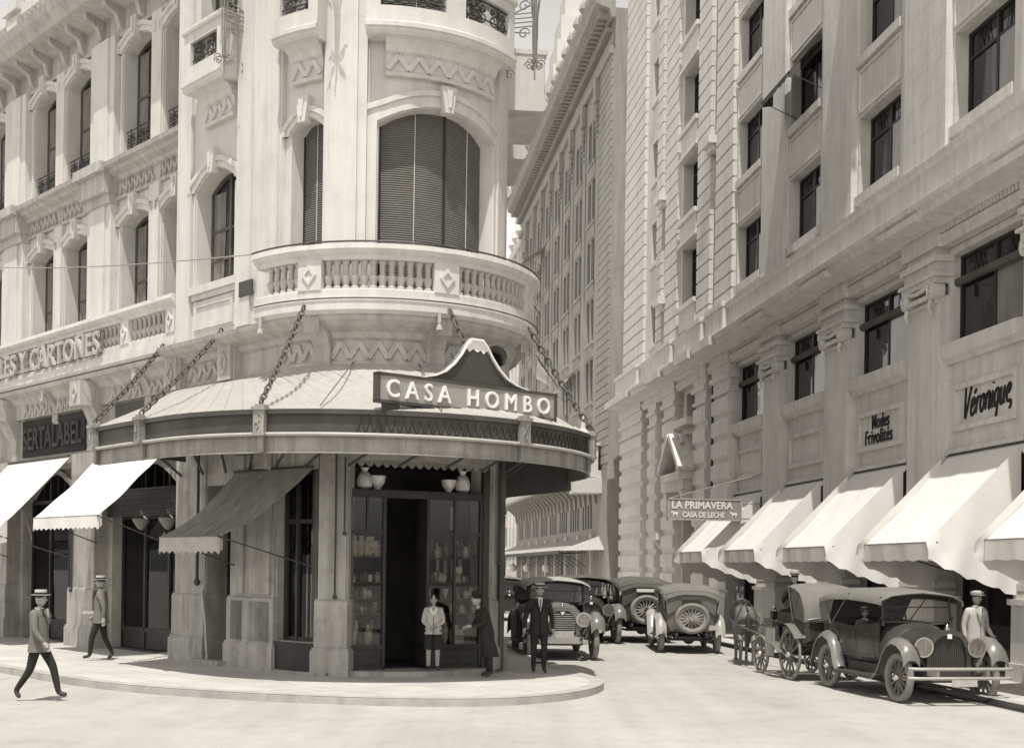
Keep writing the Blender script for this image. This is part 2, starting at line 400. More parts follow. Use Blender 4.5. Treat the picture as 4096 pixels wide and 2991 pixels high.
# ------------------------------------------------------------------ corner building
CB = thing('corner_building', 'pale stucco corner building with round balconied tower over the corner shop', 'building', (-2.63, 26.17, 0), world=True)
def cpart(name, mb, m, smooth=0, parent=None, label=None):
    m = M[m] if isinstance(m, str) else m
    if parent is None: return obj(name, mb, m, CB, smooth, label=label)
    return obj(name, mb, m, parent, smooth, loc=(0, 0, 0), label=label)
DM = -.45
main_s = [3.07, 5.17, 8.4, 10.5, 13.85, 15.95, 19.3, 21.4]
opF1 = [dict(u0=-s-.75, u1=-s+.75, z0=6.9, z1=10.32, rise=.2) for s in main_s]
opF2 = [dict(u0=-s-.75, u1=-s+.75, z0=11.78, z1=14.55, rise=.22) for s in main_s]
m = MB(); wall(m, TC, -27, -2.2, 6.0, 16.2, DM, opF1+opF2, .42)
m.face([TC(-2.2, DM, 0), TC(-2.2, 0, 0), TC(-2.2, 0, 18), TC(-2.2, DM, 18)])
uu = TC.u
opS1 = dict(u0=-1.45, u1=.15, z0=8.02, z1=10.1, rise=.32); opS2 = dict(u0=-1.4, u1=.1, z0=12.3, z1=15.2, rise=.3)
opB1 = dict(u0=uu(-1), u1=uu(-61), z0=6.9, z1=10.48, rise=.36, depth=.34); opB2 = dict(u0=uu(-1), u1=uu(-61), z0=12.3, z1=15.6, rise=.36)
opL1 = dict(u0=uu(43.5), u1=uu(23.5), z0=6.9, z1=10.45, rise=.22, depth=.4); opL2 = dict(u0=uu(43.5), u1=uu(23.5), z0=12.3, z1=15.6, rise=.2)
UE = TC.U1+24
opX = [dict(u0=TC.U1+1+3.2*k, u1=TC.U1+2.4+3.2*k, z0=z, z1=z+3.2, rise=.3) for k in range(7) for z in (7, 12.3)]
opD = dict(u0=-.9, u1=.1, z0=0, z1=3.75, depth=.5); opN = dict(u0=1.85, u1=3.02, z0=.62, z1=3.95, depth=.3); opM = dict(u0=3.66, u1=6.93, z0=0, z1=4.12, depth=.3)
wall(m, TC, -2.2, UE, 5.8, 19.5, 0, [opS1, opS2, opB1, opB2, opL1, opL2]+opX, .42)
m.face([TC(UE, 0, 0), TC(UE, -6, 0), TC(UE, -6, 19.5), TC(UE, 0, 19.5)])
m.face([TC(-27, DM, 16.2), TC(-2.2, DM, 16.2), TC(UE, -6, 16.2), TC(-27, -20, 16.2)])
cpart('wall', m, 'stucco')
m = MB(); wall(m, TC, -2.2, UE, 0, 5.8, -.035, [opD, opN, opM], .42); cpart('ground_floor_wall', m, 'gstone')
# pilasters
m = MB()
def pil(u0, u1, d0, d1, z0, z1, strips=1):
    m.cut(); m.slab(TC, u0, u1, d0-.01, d1, z0, z1); w = u1-u0
    if strips == 2:
        m.slab(TC, u0+.05, u0+w*.36, d1-.01, d1+.06, z0, z1-.02); m.slab(TC, u0+w*.56, u1-.05, d1-.01, d1+.06, z0, z1-.02)
    elif strips == 1: m.slab(TC, u0+w*.2, u1-w*.2, d1-.01, d1+.05, z0, z1-.02)
pil(-2.19, -1.6, 0, .08, 6.92, 18.5, 0); pil(.38, 2.0, 0, .1, 6.92, 18.5, 2)
pil(uu(22.6), uu(3.6), 0, .13, 6.92, 18.5, 1); pil(uu(-63.5), uu(-71), 0, .1, 6.92, 18.5, 0)
for a, b in ((-7.42, -6.12), (-12.95, -11.5), (-18.4, -17), (-23.8, -22.4)):
    pil(a, b, DM, DM+.2, 6.92, 11.0, 1); pil(a, b, DM, DM+.16, 11.8, 15.0, 1)
for s in (9.45, 14.9, 20.35, 4.12): pil(-s-.24, -s+.24, DM, DM+.1, 6.92, 10.95, 0); pil(-s-.24, -s+.24, DM, DM+.08, 11.8, 15.0, 0)
each('pilaster', m, 'stucco', CB)
# arch mouldings, keystones
m = MB()
def hood(op, d, w=.2, leg=None, key=1, kd=.17):
    zb = op['z1']-.02 if leg is None else leg; m.cut()
    m.ribbon(TC, arch_path(op, 0.02, zb), arch_path(op, w, zb), d-.02, d+.06); m.ribbon(TC, arch_path(op, w-.07, zb), arch_path(op, w+.03, zb), d-.02, d+.1)
    if key:
        c = (op['u0']+op['u1'])/2; z = op['z1']+op['rise']
        m.poly(TC, [(c-.08, z-.1), (c+.08, z-.1), (c+.15, z+.4), (c-.15, z+.4)], d-.02, d+kd)
        m.poly(TC, [(c-.025, z+.0), (c+.025, z+.0), (c+.06, z+.33), (c-.06, z+.33)], d+kd-.01, d+kd+.03)
for o in opF1+opF2: hood(o, DM, .22)
hood(opS1, 0, .22); hood(opS2, 0, .22); hood(opL1, 0, .2); hood(opL2, 0, .2)
hood(opB1, 0, .3, 7.0, kd=.2); hood(opB2, 0, .3, 12.4)
for o in opF1+opF2+[opS1]:
    m.cut()
    for u in (o['u0'], o['u1']): m.slab(TC, u-.07 if u == o['u0'] else u+.02, u-.02 if u == o['u0'] else u+.07, DM-.01 if o is not opS1 else -.01, (DM if o is not opS1 else 0)+.04, o['z0'], o['z1']-.1)
each('window_moulding', m, 'stucco', CB)
# string cornice, roof cornice, parapet of the left wing
m = MB(); k = DM
m.prof(TC, -27, -2.2, [(k, 10.95), (k+.08, 10.95), (k+.08, 11.03), (k+.04, 11.05), (k+.04, 11.36), (k+.12, 11.4), (k+.16, 11.48), (k+.3, 11.55), (k+.34, 11.62), (k+.46, 11.66), (k+.48, 11.76), (k, 11.8)])
for a, b in ((-7.42, -6.12), (-12.95, -11.5), (-18.4, -17)):
    m.slab(TC, a-.06, b+.06, k, k+.42, 11.1, 11.58); m.slab(TC, a-.1, b+.1, k, k+.56, 11.58, 11.82); m.slab(TC, a-.04, b+.04, k, k+.3, 10.86, 11.1)
for a, b in ((-6.0, -4.1), (-4.0, -2.3), (-11.35, -9.5), (-9.35, -7.55), (-16.9, -15), (-14.8, -13.05)): zigzag(m, TC, a+.1, b-.1, 11.06, 11.34, 6, k+.03, k+.09, .08)
m.prof(TC, -27, -2.2, [(k, 14.95), (k+.06, 14.95), (k+.06, 15.05), (k+.03, 15.06), (k+.03, 15.55), (k+.2, 15.6), (k+.75, 15.72), (k+.8, 15.85), (k+.95, 16.0), (k+1.0, 16.2), (k, 16.25)])
for i in range(23):
    s = 2.75+1.06*i; m.poly(Plane(TC(-s, 0, 0)[:2], degrees(TL.a)+90), [(-k-.02, 15.05), (-k-.14, 15.12), (-k-.24, 15.4), (-k-.55, 15.55), (-k-.57, 15.7), (-k-.02, 15.7)], -.08, .08)
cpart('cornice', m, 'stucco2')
m = MB(); m.slab(TC, -27, -2.3, k, k+.3, 16.25, 16.5); m.slab(TC, -27, -2.3, k+.02, k+.25, 17.2, 17.35)
for s in (4.1, 6.7, 9.4, 12.2, 14.9, 17.6, 20.4, 23): m.slab(TC, -s-.35, -s+.35, k, k+.32, 16.5, 17.2)
for s in (6.7, 12.2, 17.6): m.slab(TC, -s-.5, -s+.5, k-.1, k+.4, 17.35, 17.6); m.lathe(TC(-s, k+.1, 17.6), [(.25, 0), (.12, .15), (.3, .5), (.34, .75), (.1, 1.0), (.05, 1.2)], 10)
for i in range(70):
    s = 2.6+.3*i
    if min(abs(s-q) for q in (4.1, 6.7, 9.4, 12.2, 14.9, 17.6, 20.4, 23)) > .42: m.lathe(TC(-s, k+.14, 16.5), [(.08, 0), (.05, .1), (.1, .3), (.05, .55), (.08, .7)], 6)
cpart('parapet', m, 'stucco', 30)
# lower cornice, frieze and cove carrying the first-floor balconies
m = MB()
m.prof(TC, -27, -2.25, [(k, 6.0), (k+.14, 6.0), (k+.14, 6.34), (k+.22, 6.4), (k+.3, 6.52), (k+.5, 6.62), (k+.52, 6.72), (k, 6.75)])
m.prof(TC, -2.2, TC.U1+2, [(0, 5.8), (.07, 5.8), (.07, 5.95), (.03, 5.98), (.03, 6.36), (.1, 6.4), (.16, 6.5), (.36, 6.58), (.5, 6.68), (.52, 6.76), (0, 6.76)])
for a, b in ((-6.1, -4.4), (-4.1, -2.4), (-11.4, -9.5), (-9.2, -7.7)): zigzag(m, TC, a+.05, b-.05, 6.04, 6.3, 5, k+.13, k+.19, .08)
zigzag(m, TC, -1.6, .0, 6.03, 6.31, 4, .02, .08, .09)
for a, b, n in ((46, 26, 3), (18, -23, 5), (-31, -72, 5), (-78, -95, 2)): zigzag(m, TC, uu(a), uu(b), 6.02, 6.32, n, .02, .08, .1)
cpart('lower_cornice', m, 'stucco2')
m = MB()
def console(u, w, z0, z1, dd, base):      # scrolled bracket seen from the side
    m.cut(); P = TC(u, 0, 0); T2 = Plane(P[:2], degrees(TC.rz(u))+90); q = -base
    m.poly(T2, [(q+.02, z0), (q-.06, z0), (q-.12, z0+.12), (q-.1, z0+(z1-z0)*.4), (q-dd*.6, z0+(z1-z0)*.75), (q-dd, z1-.1), (q-dd, z1), (q+.02, z1)], -w/2, w/2)
    m.slab(TC, u-w/2+.05, u+w/2-.05, base+dd-.02, base+dd+.03, z1-.3, z1)
for a in (22, -27, -75): console(uu(a), .36, 5.85, 6.74, .46, .03)
console(-4.25, .3, 5.7, 6.6, .45, k); console(-9.45, .3, 5.7, 6.6, .45, k)
for s in (6.95, 12.3, 17.7): console(-s, .62, 4.75, 6.4, .62, k); m.slab(TC, -s-.3, -s+.3, k, k+.68, 5.95, 6.55)
for u, dz in ((-2.0, 0), (.25, .0)): m.cut(); m.slab(TC, u-.32, u+.3, 0, .22, 5.75, 6.62); m.slab(TC, u-.26, u+.24, .2, .29, 5.85, 6.58)
def diamond(u, z, d, w=.15, h=.24):
    m.ribbon(TC, [(u, z-h), (u+w, z), (u, z+h), (u-w, z), (u, z-h)], [(u, z-h+.1), (u+w-.06, z), (u, z+h-.1), (u-w+.06, z), (u, z-h+.1)], d-.02, d+.03)
for u in (-2.0, .25): m.cut(); diamond(u, 6.2, .29)
for s in (6.95, 12.3): m.cut(); diamond(-s, 6.25, k+.68)
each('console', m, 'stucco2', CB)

# balustraded balconies -------------------------------------------------------
BAL = MB(); BAL.lathe((0, 0, 0), [(.085, 0), (.085, .05), (.05, .07), (.06, .1), (.095, .2), (.1, .235), (.06, .27), (.05, .3), (.06, .46), (.085, .49), (.085, .53)], 8)
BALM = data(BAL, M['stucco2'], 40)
def balcony(name, u0, u1, d0, d1, posts, gap, lab):
    m = MB()
    m.prof(TC, u0, u1, [(d0, 6.76), (d1-.08, 6.76), (d1, 6.82), (d1, 6.99), (d1-.03, 7.0), (d1-.03, 7.06), (d0, 7.06)])
    m.prof(TC, u0, u1, [(d1-.28, 7.06), (d1-.06, 7.06), (d1-.06, 7.2), (d1-.09, 7.22), (d1-.25, 7.22)])
    m.prof(TC, u0, u1, [(d1-.27, 7.75), (d1-.07, 7.75), (d1-.05, 7.82), (d1+.0, 7.86), (d1+.06, 7.93), (d1+.05, 8.02), (d1-.3, 8.02), (d1-.3, 7.86)])
    b = cpart(name, m, 'stucco', label=lab)
    q = MB()
    for u in posts:
        q.cut(); q.slab(TC, u-.2, u+.2, d1-.29, d1-.04, 7.2, 7.77)
        w, h = .12, .19; q.ribbon(TC, [(u, 7.48-h), (u+w, 7.48), (u, 7.48+h), (u-w, 7.48), (u, 7.48-h)], [(u, 7.48-h+.09), (u+w-.055, 7.48), (u, 7.48+h-.09), (u-w+.055, 7.48), (u, 7.48-h+.09)], d1-.06, d1-.005)
    each('post', q, 'stucco', b, loc=(0, 0, 0))
    P = sorted(posts); edges = [u0]+P+[u1]
    for a, c in zip(edges, edges[1:]):
        a2, c2 = a+.2, c-.2
        n = max(0, int(round((c2-a2)/gap)))
        for i in range(n):
            u = a2+(c2-a2)*(i+.5)/n; x, y, z = TC(u, d1-.2, 7.22)
            o = bpy.data.objects.new('baluster', BALM); COL.objects.link(o); o.parent = b; o.location = (x, y, z); o.rotation_euler = (0, 0, TC.rz(u))
    return b
balcony('balcony', uu(49), uu(-96), 0, .66, [uu(22), uu(-27), uu(-75)], .142, 'round balustraded balcony on the tower')
balcony('balcony', -26.5, -2.22, DM, .12, [-2.45, -4.65, -7.05, -9.4, -11.8, -14.2, -16.6], .215, 'straight balustraded balcony on the left wing')
m = MB(); m.tube([TC(uu(a), .69, 8.06) for a in range(50, -97, -4)], .018, 5)
m.tube([TC(uu(a), .68, 7.02) for a in range(48, -97, -4)], .013, 5)
cpart('lightning_cable', m, 'iron')

# upper stone balconies with iron panels --------------------------------------
def iron_panel(m, T, u0, u1, z0, z1, d, n=3):
    m.cut()
    for z in (z0+.02, z0+.14, z1-.03): m.tube([T(u, d, z) for u in cuts(T, u0, u1)], .018, 4)
    w = (u1-u0)/n
    for i in range(n):
        c = u0+w*(i+.5); h = (z1-z0)
        for sx in (-1, 1):
            for zc, r in ((z0+h*.36, .3), (z0+h*.7, .24)):
                P = [(c+sx*(w*.24+r*w*(1-.8*t/14)*cos(2*pi*1.35*t/14+1)), zc+r*w*(1-.8*t/14)*sin(2*pi*1.35*t/14+1)) for t in range(15)]
                m.tube([T(u, d, z) for u, z in P], .018, 4)
        m.tube([T(c, d, z0), T(c, d, z1)], .013, 4); m.ball(T(c, d+.01, z0+h*.55), .035, 6, 4)
def upper_balcony(u0, u1, d0, dd, panels, lab, fu0=None, fu1=None, z=12.0):
    m = MB(); e = d0+dd
    m.prof(TC, u0, u1, [(d0, z), (e-.06, z), (e, z+.05), (e, z+.1), (e+.04, z+.12), (e+.04, z+.2), (e-.02, z+.24), (e-.02, z+.3), (d0, z+.3)])
    f0, f1 = (fu0, fu1) if fu0 is not None else (u0+.25, u1-.25)
    m.prof(TC, f0, f1, [(d0, z-.66), (d0+.12, z-.66), (d0+.14, z-.6), (d0+.1, z-.57), (d0+.1, z-.27), (d0+.16, z-.22), (d0+.2, z-.12), (d0+dd*.6, z-.03), (d0+dd*.8, z+.01), (d0, z+.01)])
    zigzag(m, TC, f0+.04, f1-.04, z-.55, z-.29, max(2, int((f1-f0)/.37)), d0+.09, d0+.15, .09)
    # parapet frame
    ops = [dict(u0=a, u1=b, z0=z+.52, z1=z+1.02, depth=.16) for a, b in panels]
    wall(m, TC, u0, u1, z+.3, z+1.22, e-.03, ops, .16); wall(m, TC, u0, u1, z+.3, z+1.22, e-.19, ops, .001)
    m.prof(TC, u0-.03, u1+.03, [(e-.22, z+1.22), (e, z+1.22), (e+.03, z+1.26), (e+.03, z+1.33), (e-.22, z+1.33)])
    for u, sg in ((u0, 1), (u1, -1)):
        m.slab(TC, min(u, u+sg*.15), max(u, u+sg*.15), d0, e-.036, z+.3, z+1.218); m.slab(TC, min(u, u+sg*.18)-.02, max(u, u+sg*.18)+.02, d0, e-.2, z+1.22, z+1.32)
    b = cpart('balcony', m, 'stucco', label=lab); q = MB()
    for a, c in panels: iron_panel(q, TC, a, c, z+.52, z+1.02, e-.1, max(1, int(round((c-a)/.62))))
    each('iron_panel', q, 'iron', b, loc=(0, 0, 0)); return b
upper_balcony(uu(3.3), uu(-63), 0, .46, [(uu(-2), uu(-27)), (uu(-35), uu(-59))], 'wide curved stone balcony high on the tower front', uu(-4), uu(-58))
upper_balcony(uu(43), uu(21.5), 0, .52, [(uu(39.5), uu(25.5))], 'narrow curved stone balcony high on the tower side', uu(41), uu(23.5))
upper_balcony(-1.2, .42, 0, .52, [(-.95, .14)], 'square stone balcony beside the tower', -1.0, .2)
for q_ in (0, 3.2, 6.4): upper_balcony(TC.U1+.6+q_, TC.U1+2.8+q_, 0, .9, [(TC.U1+.9+q_, TC.U1+2.5+q_)], 'square stone balcony over the side street', TC.U1+.9+q_, TC.U1+2.5+q_)
# low window rails on the upper floor of the wing
m = MB()
for o in opF2: iron_panel(m, TC, o['u0']+.02, o['u1']-.02, 11.84, 12.62, DM-.08, 3)
each('window_rail', m, 'iron', CB)
# panel under the section window, little plate
m = MB(); m.slab(TC, -1.62, .34, 0, .12, 7.86, 8.02); m.slab(TC, -1.55, .28, 0, .06, 7.74, 7.86)
m.ribbon(TC, [(-1.45, 7.1), (.15, 7.1), (.15, 7.68), (-1.45, 7.68), (-1.45, 7.1)], [(-1.35, 7.2), (.05, 7.2), (.05, 7.58), (-1.35, 7.58), (-1.35, 7.2)], -.02, .05)
m.slab(TC, -1.5, .2, -.01, .02, 7.05, 7.72)
cpart('window_apron', m, 'stucco')
single('street_plate', (lambda q: (q.slab(TC, .62, 1.12, .16, .19, 7.5, 7.8), q)[1])(MB()), M['girder'], 'small dark cast street plate on the pilaster left of the tower balcony', 'plate')

# windows ----------------------------------------------------------------------
def sash(w, h, rise, nx=2, transom=.6, name='window', curtain_or_reflection=True):
    op = dict(u0=-w/2, u1=w/2, z0=0, z1=h, rise=rise); fr = MB(); gl = MB()
    fr.ribbon(WT, arch_path(op, -.08, 0), arch_path(op, 0, 0), -.03, .05); fr.box(-w/2, w/2, -.05, .03, 0, .09)
    for i in range(1, nx): fr.box(-w/2+w*i/nx-.045, -w/2+w*i/nx+.045, -.055, .03, .09, h+rise*.9)
    for z in (h*transom, h*.3): fr.box(-w/2+.08, w/2-.08, -.045, .03, z-.03, z+.03)
    pts = arch_path(op, -.03, .02); gl.poly(WT, pts, -.01, .0)
    cu = MB()
    for sx in (-1, 1):
        cu.cut(); n = 14; rows = []
        for z in (.05, h*.5, h-.02):
            rows.append([(sx*(w*.46-(w*.3 if z > h*.3 else w*.26)*i/n), .004+.02*sin(i*2.4), z) for i in range(n+1)])
        if curtain_or_reflection: cu.grid(rows)
    return data(fr, M['wood2'], 0), data(gl, M['glass'], 0), [data(q, M['curtain_or_reflection'], 40) for q in cu.pieces()] if curtain_or_reflection else None
def put_window(T, u, d, z, meshes, parent, name='window', glass='glass'):
    f, g, c = meshes; x, y, zz = T(u, d, z); l = parent.location
    o = obj(name, f, None, parent, loc=(x-l[0], y-l[1], zz-l[2]), rz=T.rz(u))
    obj(glass, g, None, o)
    for q in (c or ()): obj('curtain_or_reflection', q, None, o, loc=(0, -.03, 0))  # cloth on the corner building; the painted reflection pane on the office block
    return o
W1 = sash(1.5, 3.42, .2); W2 = sash(1.5, 2.77, .22); W3 = sash(1.6, 2.08, .32); W4 = sash(1.5, 2.9, .3)
for o in opF1: put_window(TC, (o['u0']+o['u1'])/2, DM-.4, 6.9, W1, CB)
for o in opF2: put_window(TC, (o['u0']+o['u1'])/2, DM-.4, 11.78, W2, CB)
put_window(TC, -.65, -.4, 8.02, W3, CB); put_window(TC, -.65, -.4, 12.3, W4, CB)
W5 = sash(1.4, 3.2, .3, curtain_or_reflection=False)
for o in opX: put_window(TC, (o['u0']+o['u1'])/2, -.4, o['z0'], W5, CB)
def bamboo(op, d, split, lab=None):
    f = MB(); zt = op['z1']+op['rise']; n = int((zt-op['z0'])/.043)
    f.prof(TC, op['u0']-.05, op['u1']+.05, [(d-.1, op['z0']-.1), (d-.03, op['z0']-.1), (d-.03, zt+.1), (d-.1, zt+.1)])
    for i in range(n):
        z = op['z0']+.043*i; f.prof(TC, op['u0'], op['u1'], [(d-.031, z+.002), (d-.002, z+.003), (d-.002, z+.009), (d-.027, z+.042), (d-.031, z+.042)])
    b = cpart('bamboo_blind', f, 'blind'); s_ = MB()
    for t in split[:1]: u = op['u0']+(op['u1']-op['u0'])*t; s_.slab(TC, u-.028, u+.028, d-.02, d+.012, op['z0'], zt)
    s_.slab(TC, op['u0'], op['u0']+.04, d-.02, d+.012, op['z0'], zt)
    obj('gap_post', s_, M['wood'], b, loc=(0, 0, 0)); c = MB()
    for t in split[1:]: u = op['u0']+(op['u1']-op['u0'])*t; c.tube([TC(u, d+.006, op['z0']), TC(u+.01, d+.006, zt)], .007, 4)
    obj('blind_cord', c, M['card'], b, loc=(0, 0, 0))
bamboo(opB1, -.26, [.56, .29, .8]); bamboo(opB2, -.26, [.56, .29, .8]); bamboo(opL1, -.3, [.98, .5]); bamboo(opL2, -.3, [.98, .5])
# ------------------------------------------------------------------ ground floor of the corner building
def steps(m, T, u0, u1, d, zt, f=1.0):
    m.slab(T, u0-.1*f, u1+.1*f, d-.5, d+.1, 0, .48); m.slab(T, u0-.08*f, u1+.08*f, d-.5, d+.08, .48, .53)
    m.slab(T, u0-.05*f, u1+.05*f, d-.5, d+.05, .53, 1.36); m.prof(T, u0-.05*f, u1+.05*f, [(d-.5, 1.36), (d+.05, 1.36), (d+.04, 1.42), (d, 1.46), (d-.5, 1.46)])
    m.slab(T, u0, u1, d-.5, d, 1.46, zt)
def gpier(u0, u1, d, zt, rib=0, lab=None):
    m = MB(); steps(m, TC, u0, u1, d, zt)
    if rib:
        w = u1-u0
        for a, b in ((.06, .34), (.5, .94)): m.slab(TC, u0+w*a, u1-w*(1-b), d-.01, d+.05, .56, 1.36); m.slab(TC, u0+w*a, u1-w*(1-b), d-.01, d+.05, 1.5, zt)
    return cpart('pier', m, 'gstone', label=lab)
gpier(-2.2, -.92, 0, 4.7); gpier(.13, 1.78, .0, 4.3, 1); gpier(3.06, 3.63, .02, 4.3); gpier(6.97, 7.75, .02, 4.3, 0)
gpier(-7.6, -6.25, 0, 4.8, 0, 'sunlit stone pier'); gpier(-13.1, -11.7, 0, 4.8); gpier(-18.6, -17.2, 0, 4.8)
m = MB(); m.slab(TC, -27, -2.2, DM-.2, DM+.02, 4.68, 6.0); m.prof(TC, -27, -2.2, [(DM, 4.5), (DM+.2, 4.5), (DM+.26, 4.62), (DM+.26, 4.7), (DM, 4.75)])
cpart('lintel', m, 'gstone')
# left shop bays with arched fanlight
m = MB(); fr = MB(); gl = MB(); bays = [(-6.25, -2.2), (-11.7, -7.6), (-17.2, -13.1), (-26, -18.6)]
for a, b in bays:
    m.cut(); fr.cut(); gl.cut()
    o = dict(u0=a+.25, u1=b-.25, z0=0, z1=3.7, rise=.75)
    wall(m, TC, a, b, 0, 4.7, DM+.1, [o], .3); m.ribbon(TC, arch_path(o, 0, 3.5), arch_path(o, .14, 3.5), DM+.08, DM+.16)
    n = 3; w = (o['u1']-o['u0'])/n
    for i in range(n+1):
        u = o['u0']+w*i; fr.slab(TC, u-.04, u+.04, DM-.25, DM-.15, 0, top_of(o, u)+.02)
    for z in (.5, 3.2, 3.7): fr.slab(TC, o['u0'], o['u1'], DM-.25, DM-.15, z-.05, z+.05)
    fr.slab(TC, o['u0'], o['u1'], DM-.24, DM-.18, .05, .5)
    if b > -7 or a > -13: gl.slab(TC, o['u0'], o['u1'], DM-.21, DM-.2, .5, 3.2)
    for i in range(9): fr.slab(TC, o['u0']+.44*(i+.5), o['u0']+.44*(i+.5)+.03, DM-.24, DM-.2, 3.7, top_of(o, o['u0']+.44*(i+.5)))
each('shop_arch', m, 'gstone', CB); each('shop_window_frame', fr, 'wood', CB); each('shop_glass', gl, 'clear', CB)
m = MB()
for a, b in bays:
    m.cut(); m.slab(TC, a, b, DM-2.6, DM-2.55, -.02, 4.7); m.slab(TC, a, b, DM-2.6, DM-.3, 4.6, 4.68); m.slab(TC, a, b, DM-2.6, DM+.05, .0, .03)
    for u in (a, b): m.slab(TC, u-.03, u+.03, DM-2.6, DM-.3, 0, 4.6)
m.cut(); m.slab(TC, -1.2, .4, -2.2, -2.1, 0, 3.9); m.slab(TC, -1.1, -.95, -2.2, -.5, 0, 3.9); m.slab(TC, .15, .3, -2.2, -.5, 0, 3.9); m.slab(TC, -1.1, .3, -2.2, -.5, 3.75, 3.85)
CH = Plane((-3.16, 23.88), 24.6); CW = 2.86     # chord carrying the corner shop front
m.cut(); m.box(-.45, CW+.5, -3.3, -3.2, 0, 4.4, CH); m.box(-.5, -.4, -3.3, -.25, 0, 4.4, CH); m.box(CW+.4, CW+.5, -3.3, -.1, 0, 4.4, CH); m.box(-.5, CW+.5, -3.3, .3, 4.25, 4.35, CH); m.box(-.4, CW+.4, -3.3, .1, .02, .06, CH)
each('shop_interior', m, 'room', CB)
# counter-height dark furniture seen through the left windows
m = MB()
for a, b in bays[:2]:
    m.cut(); m.slab(TC, a+.4, b-.4, DM-1.0, DM-.5, .03, .85); m.slab(TC, a+.4, b-.4, DM-2.5, DM-2.3, .9, 2.6)
    for z in (1.2, 1.6, 2.0, 2.4): m.slab(TC, a+.4, b-.4, DM-2.32, DM-2.0, z, z+.03)
each('display_counter', m, 'wood', CB)
# side door, narrow window
m = MB(); m.slab(TC, -.95, .15, .0, .28, .0, .1); m.cut(); m.slab(TC, 1.75, 3.1, .0, .16, 0, .06); each('door_step', m, 'gstone', CB)
m = MB(); m.slab(TC, opN['u0']-.05, opN['u1']+.04, -.1, .02, .02, .6)
for u in (opN['u0']+.05, 2.3, opN['u1']-.05): m.slab(TC, u-.035, u+.035, -.27, -.18, .62, 3.95)
for z in (.66, 2.95, 3.9): m.slab(TC, opN['u0'], opN['u1'], -.27, -.2, z-.04, z+.04)
cpart('narrow_shop_window', m, 'wood'); m = MB(); m.slab(TC, opN['u0'], opN['u1'], -.25, -.24, .62, 3.95); cpart('glass', m, 'clear', parent=CB.children[-1])
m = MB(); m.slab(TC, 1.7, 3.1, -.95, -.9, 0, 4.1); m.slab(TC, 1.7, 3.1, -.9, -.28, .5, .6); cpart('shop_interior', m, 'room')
for i, (u, z, w, h) in enumerate(((2.5, .65, .3, .7), (2.75, 2.1, .25, .5))):
    q = MB(); q.poly(TC, [(u-w/2, z), (u+w/2, z), (u+w/2, z+h*.8), (u+w*.3, z+h), (u, z+h*.78), (u-w*.3, z+h), (u-w/2, z+h*.8)], -.5, -.47)
    single('shirt', q, M['shirt'], ('white shirt propped low in the narrow shop window', 'pale shirt hanging high in the narrow shop window')[i], 'shirt', base=TC(u, -.48, z))
m = MB()
for i in range(9): u = 1.9+.13*i; m.slab(TC, u, u+.025, -.1, -.07, 3.98, 4.28)
m.slab(TC, 1.85, 3.02, -.1, -.06, 4.26, 4.3); cpart('grille', m, 'iron')
# main door step + shop front on the chord
m = MB(); pts = [(-.05, .1)]+[(CW*i/12, .1+.5*sin(pi*i/12)**.7+.06) for i in range(13)]+[(CW+.05, .1), (CW, -.3), (0, -.3)]
n = len(pts); vs = [CH(u, d, z) for z in (0, .1) for u, d in pts]; m.mesh(vs, [tuple(range(n)), tuple(range(n, 2*n))]+[(i, (i+1) % n, n+(i+1) % n, n+i) for i in range(n)])
cpart('door_step', m, 'gstone')
SF = thing('corner_shopfront', 'dark timber corner shop front with two glazed showcases beside the open door', 'shop front', CH(CW/2, 0, .1), world=True)
LS = (.03, .78); RS = (1.62, CW-.05)
m = MB()
m.box(-.08, .03, -.1, .06, .06, 4.1, CH); m.box(CW-.05, CW+.08, -.1, .06, .06, 4.1, CH)
m.box(0, CW, -.08, .02, 3.42, 3.56, CH); m.box(0, CW, -.08, .02, 4.05, 4.2, CH)
for a, b in (LS, RS):
    m.box(a, a+.06, -.06, .03, .1, 3.42, CH); m.box(b-.06, b, -.06, .03, .1, 3.42, CH); m.box(a, b, -.5, .03, .1, .16, CH)
    m.box(a, b, -.05, .0, .16, .5, CH); m.box(a+.09, b-.09, -.02, .025, .2, .45, CH); m.box(a, b, -.5, .04, .5, .57, CH); m.box(a, b, -.07, .02, 2.72, 2.78, CH)
    m.box(b-.03 if a < 1 else a, b if a < 1 else a+.03, -.55, -.05, .1, 3.4, CH); m.box(a, b, -.58, -.52, .1, 3.4, CH)
m.box((LS[0]+LS[1])/2-.02, (LS[0]+LS[1])/2+.02, -.05, .02, 2.78, 3.42, CH); m.box(2.2, 2.24, -.05, .02, .57, 3.42, CH)
obj('frame', m, M['wood'], SF)
SHELF = (.57, 1.18, 1.47, 1.78, 2.28); m = MB()
for a, b in (LS, RS):
    for z in SHELF[1:]: m.cut(); m.box(a+.05, b-.05, -.45, -.06, z-.02, z, CH)
m.cut(); m.box(0, CW, -.42, -.05, 3.56, 3.58, CH)
each('shelf', m, 'wood2', SF); m = MB()
for a, b in (LS, RS): m.cut(); m.box(a+.06, b-.06, -.02, -.015, .57, 3.42, CH)
each('glass', m, 'clear', SF)
# scalloped valance over the door
rows = []; nn = 17
m = MB(); top_ = []; bot = []
for i in range(nn*6+1):
    u = -.02+(CW+.04)*i/(nn*6); t = (i % 6)/6; top_.append((u, 4.2)); bot.append((u, 4.08-.085*abs(sin(pi*i/6))))
m.ribbon(CH, bot, top_, .09, .1)
single('scalloped_valance', m, M['canvasd'], 'scalloped cloth valance across the top of the corner shop door', 'valance', base=CH(CW/2, .1, 4.2))
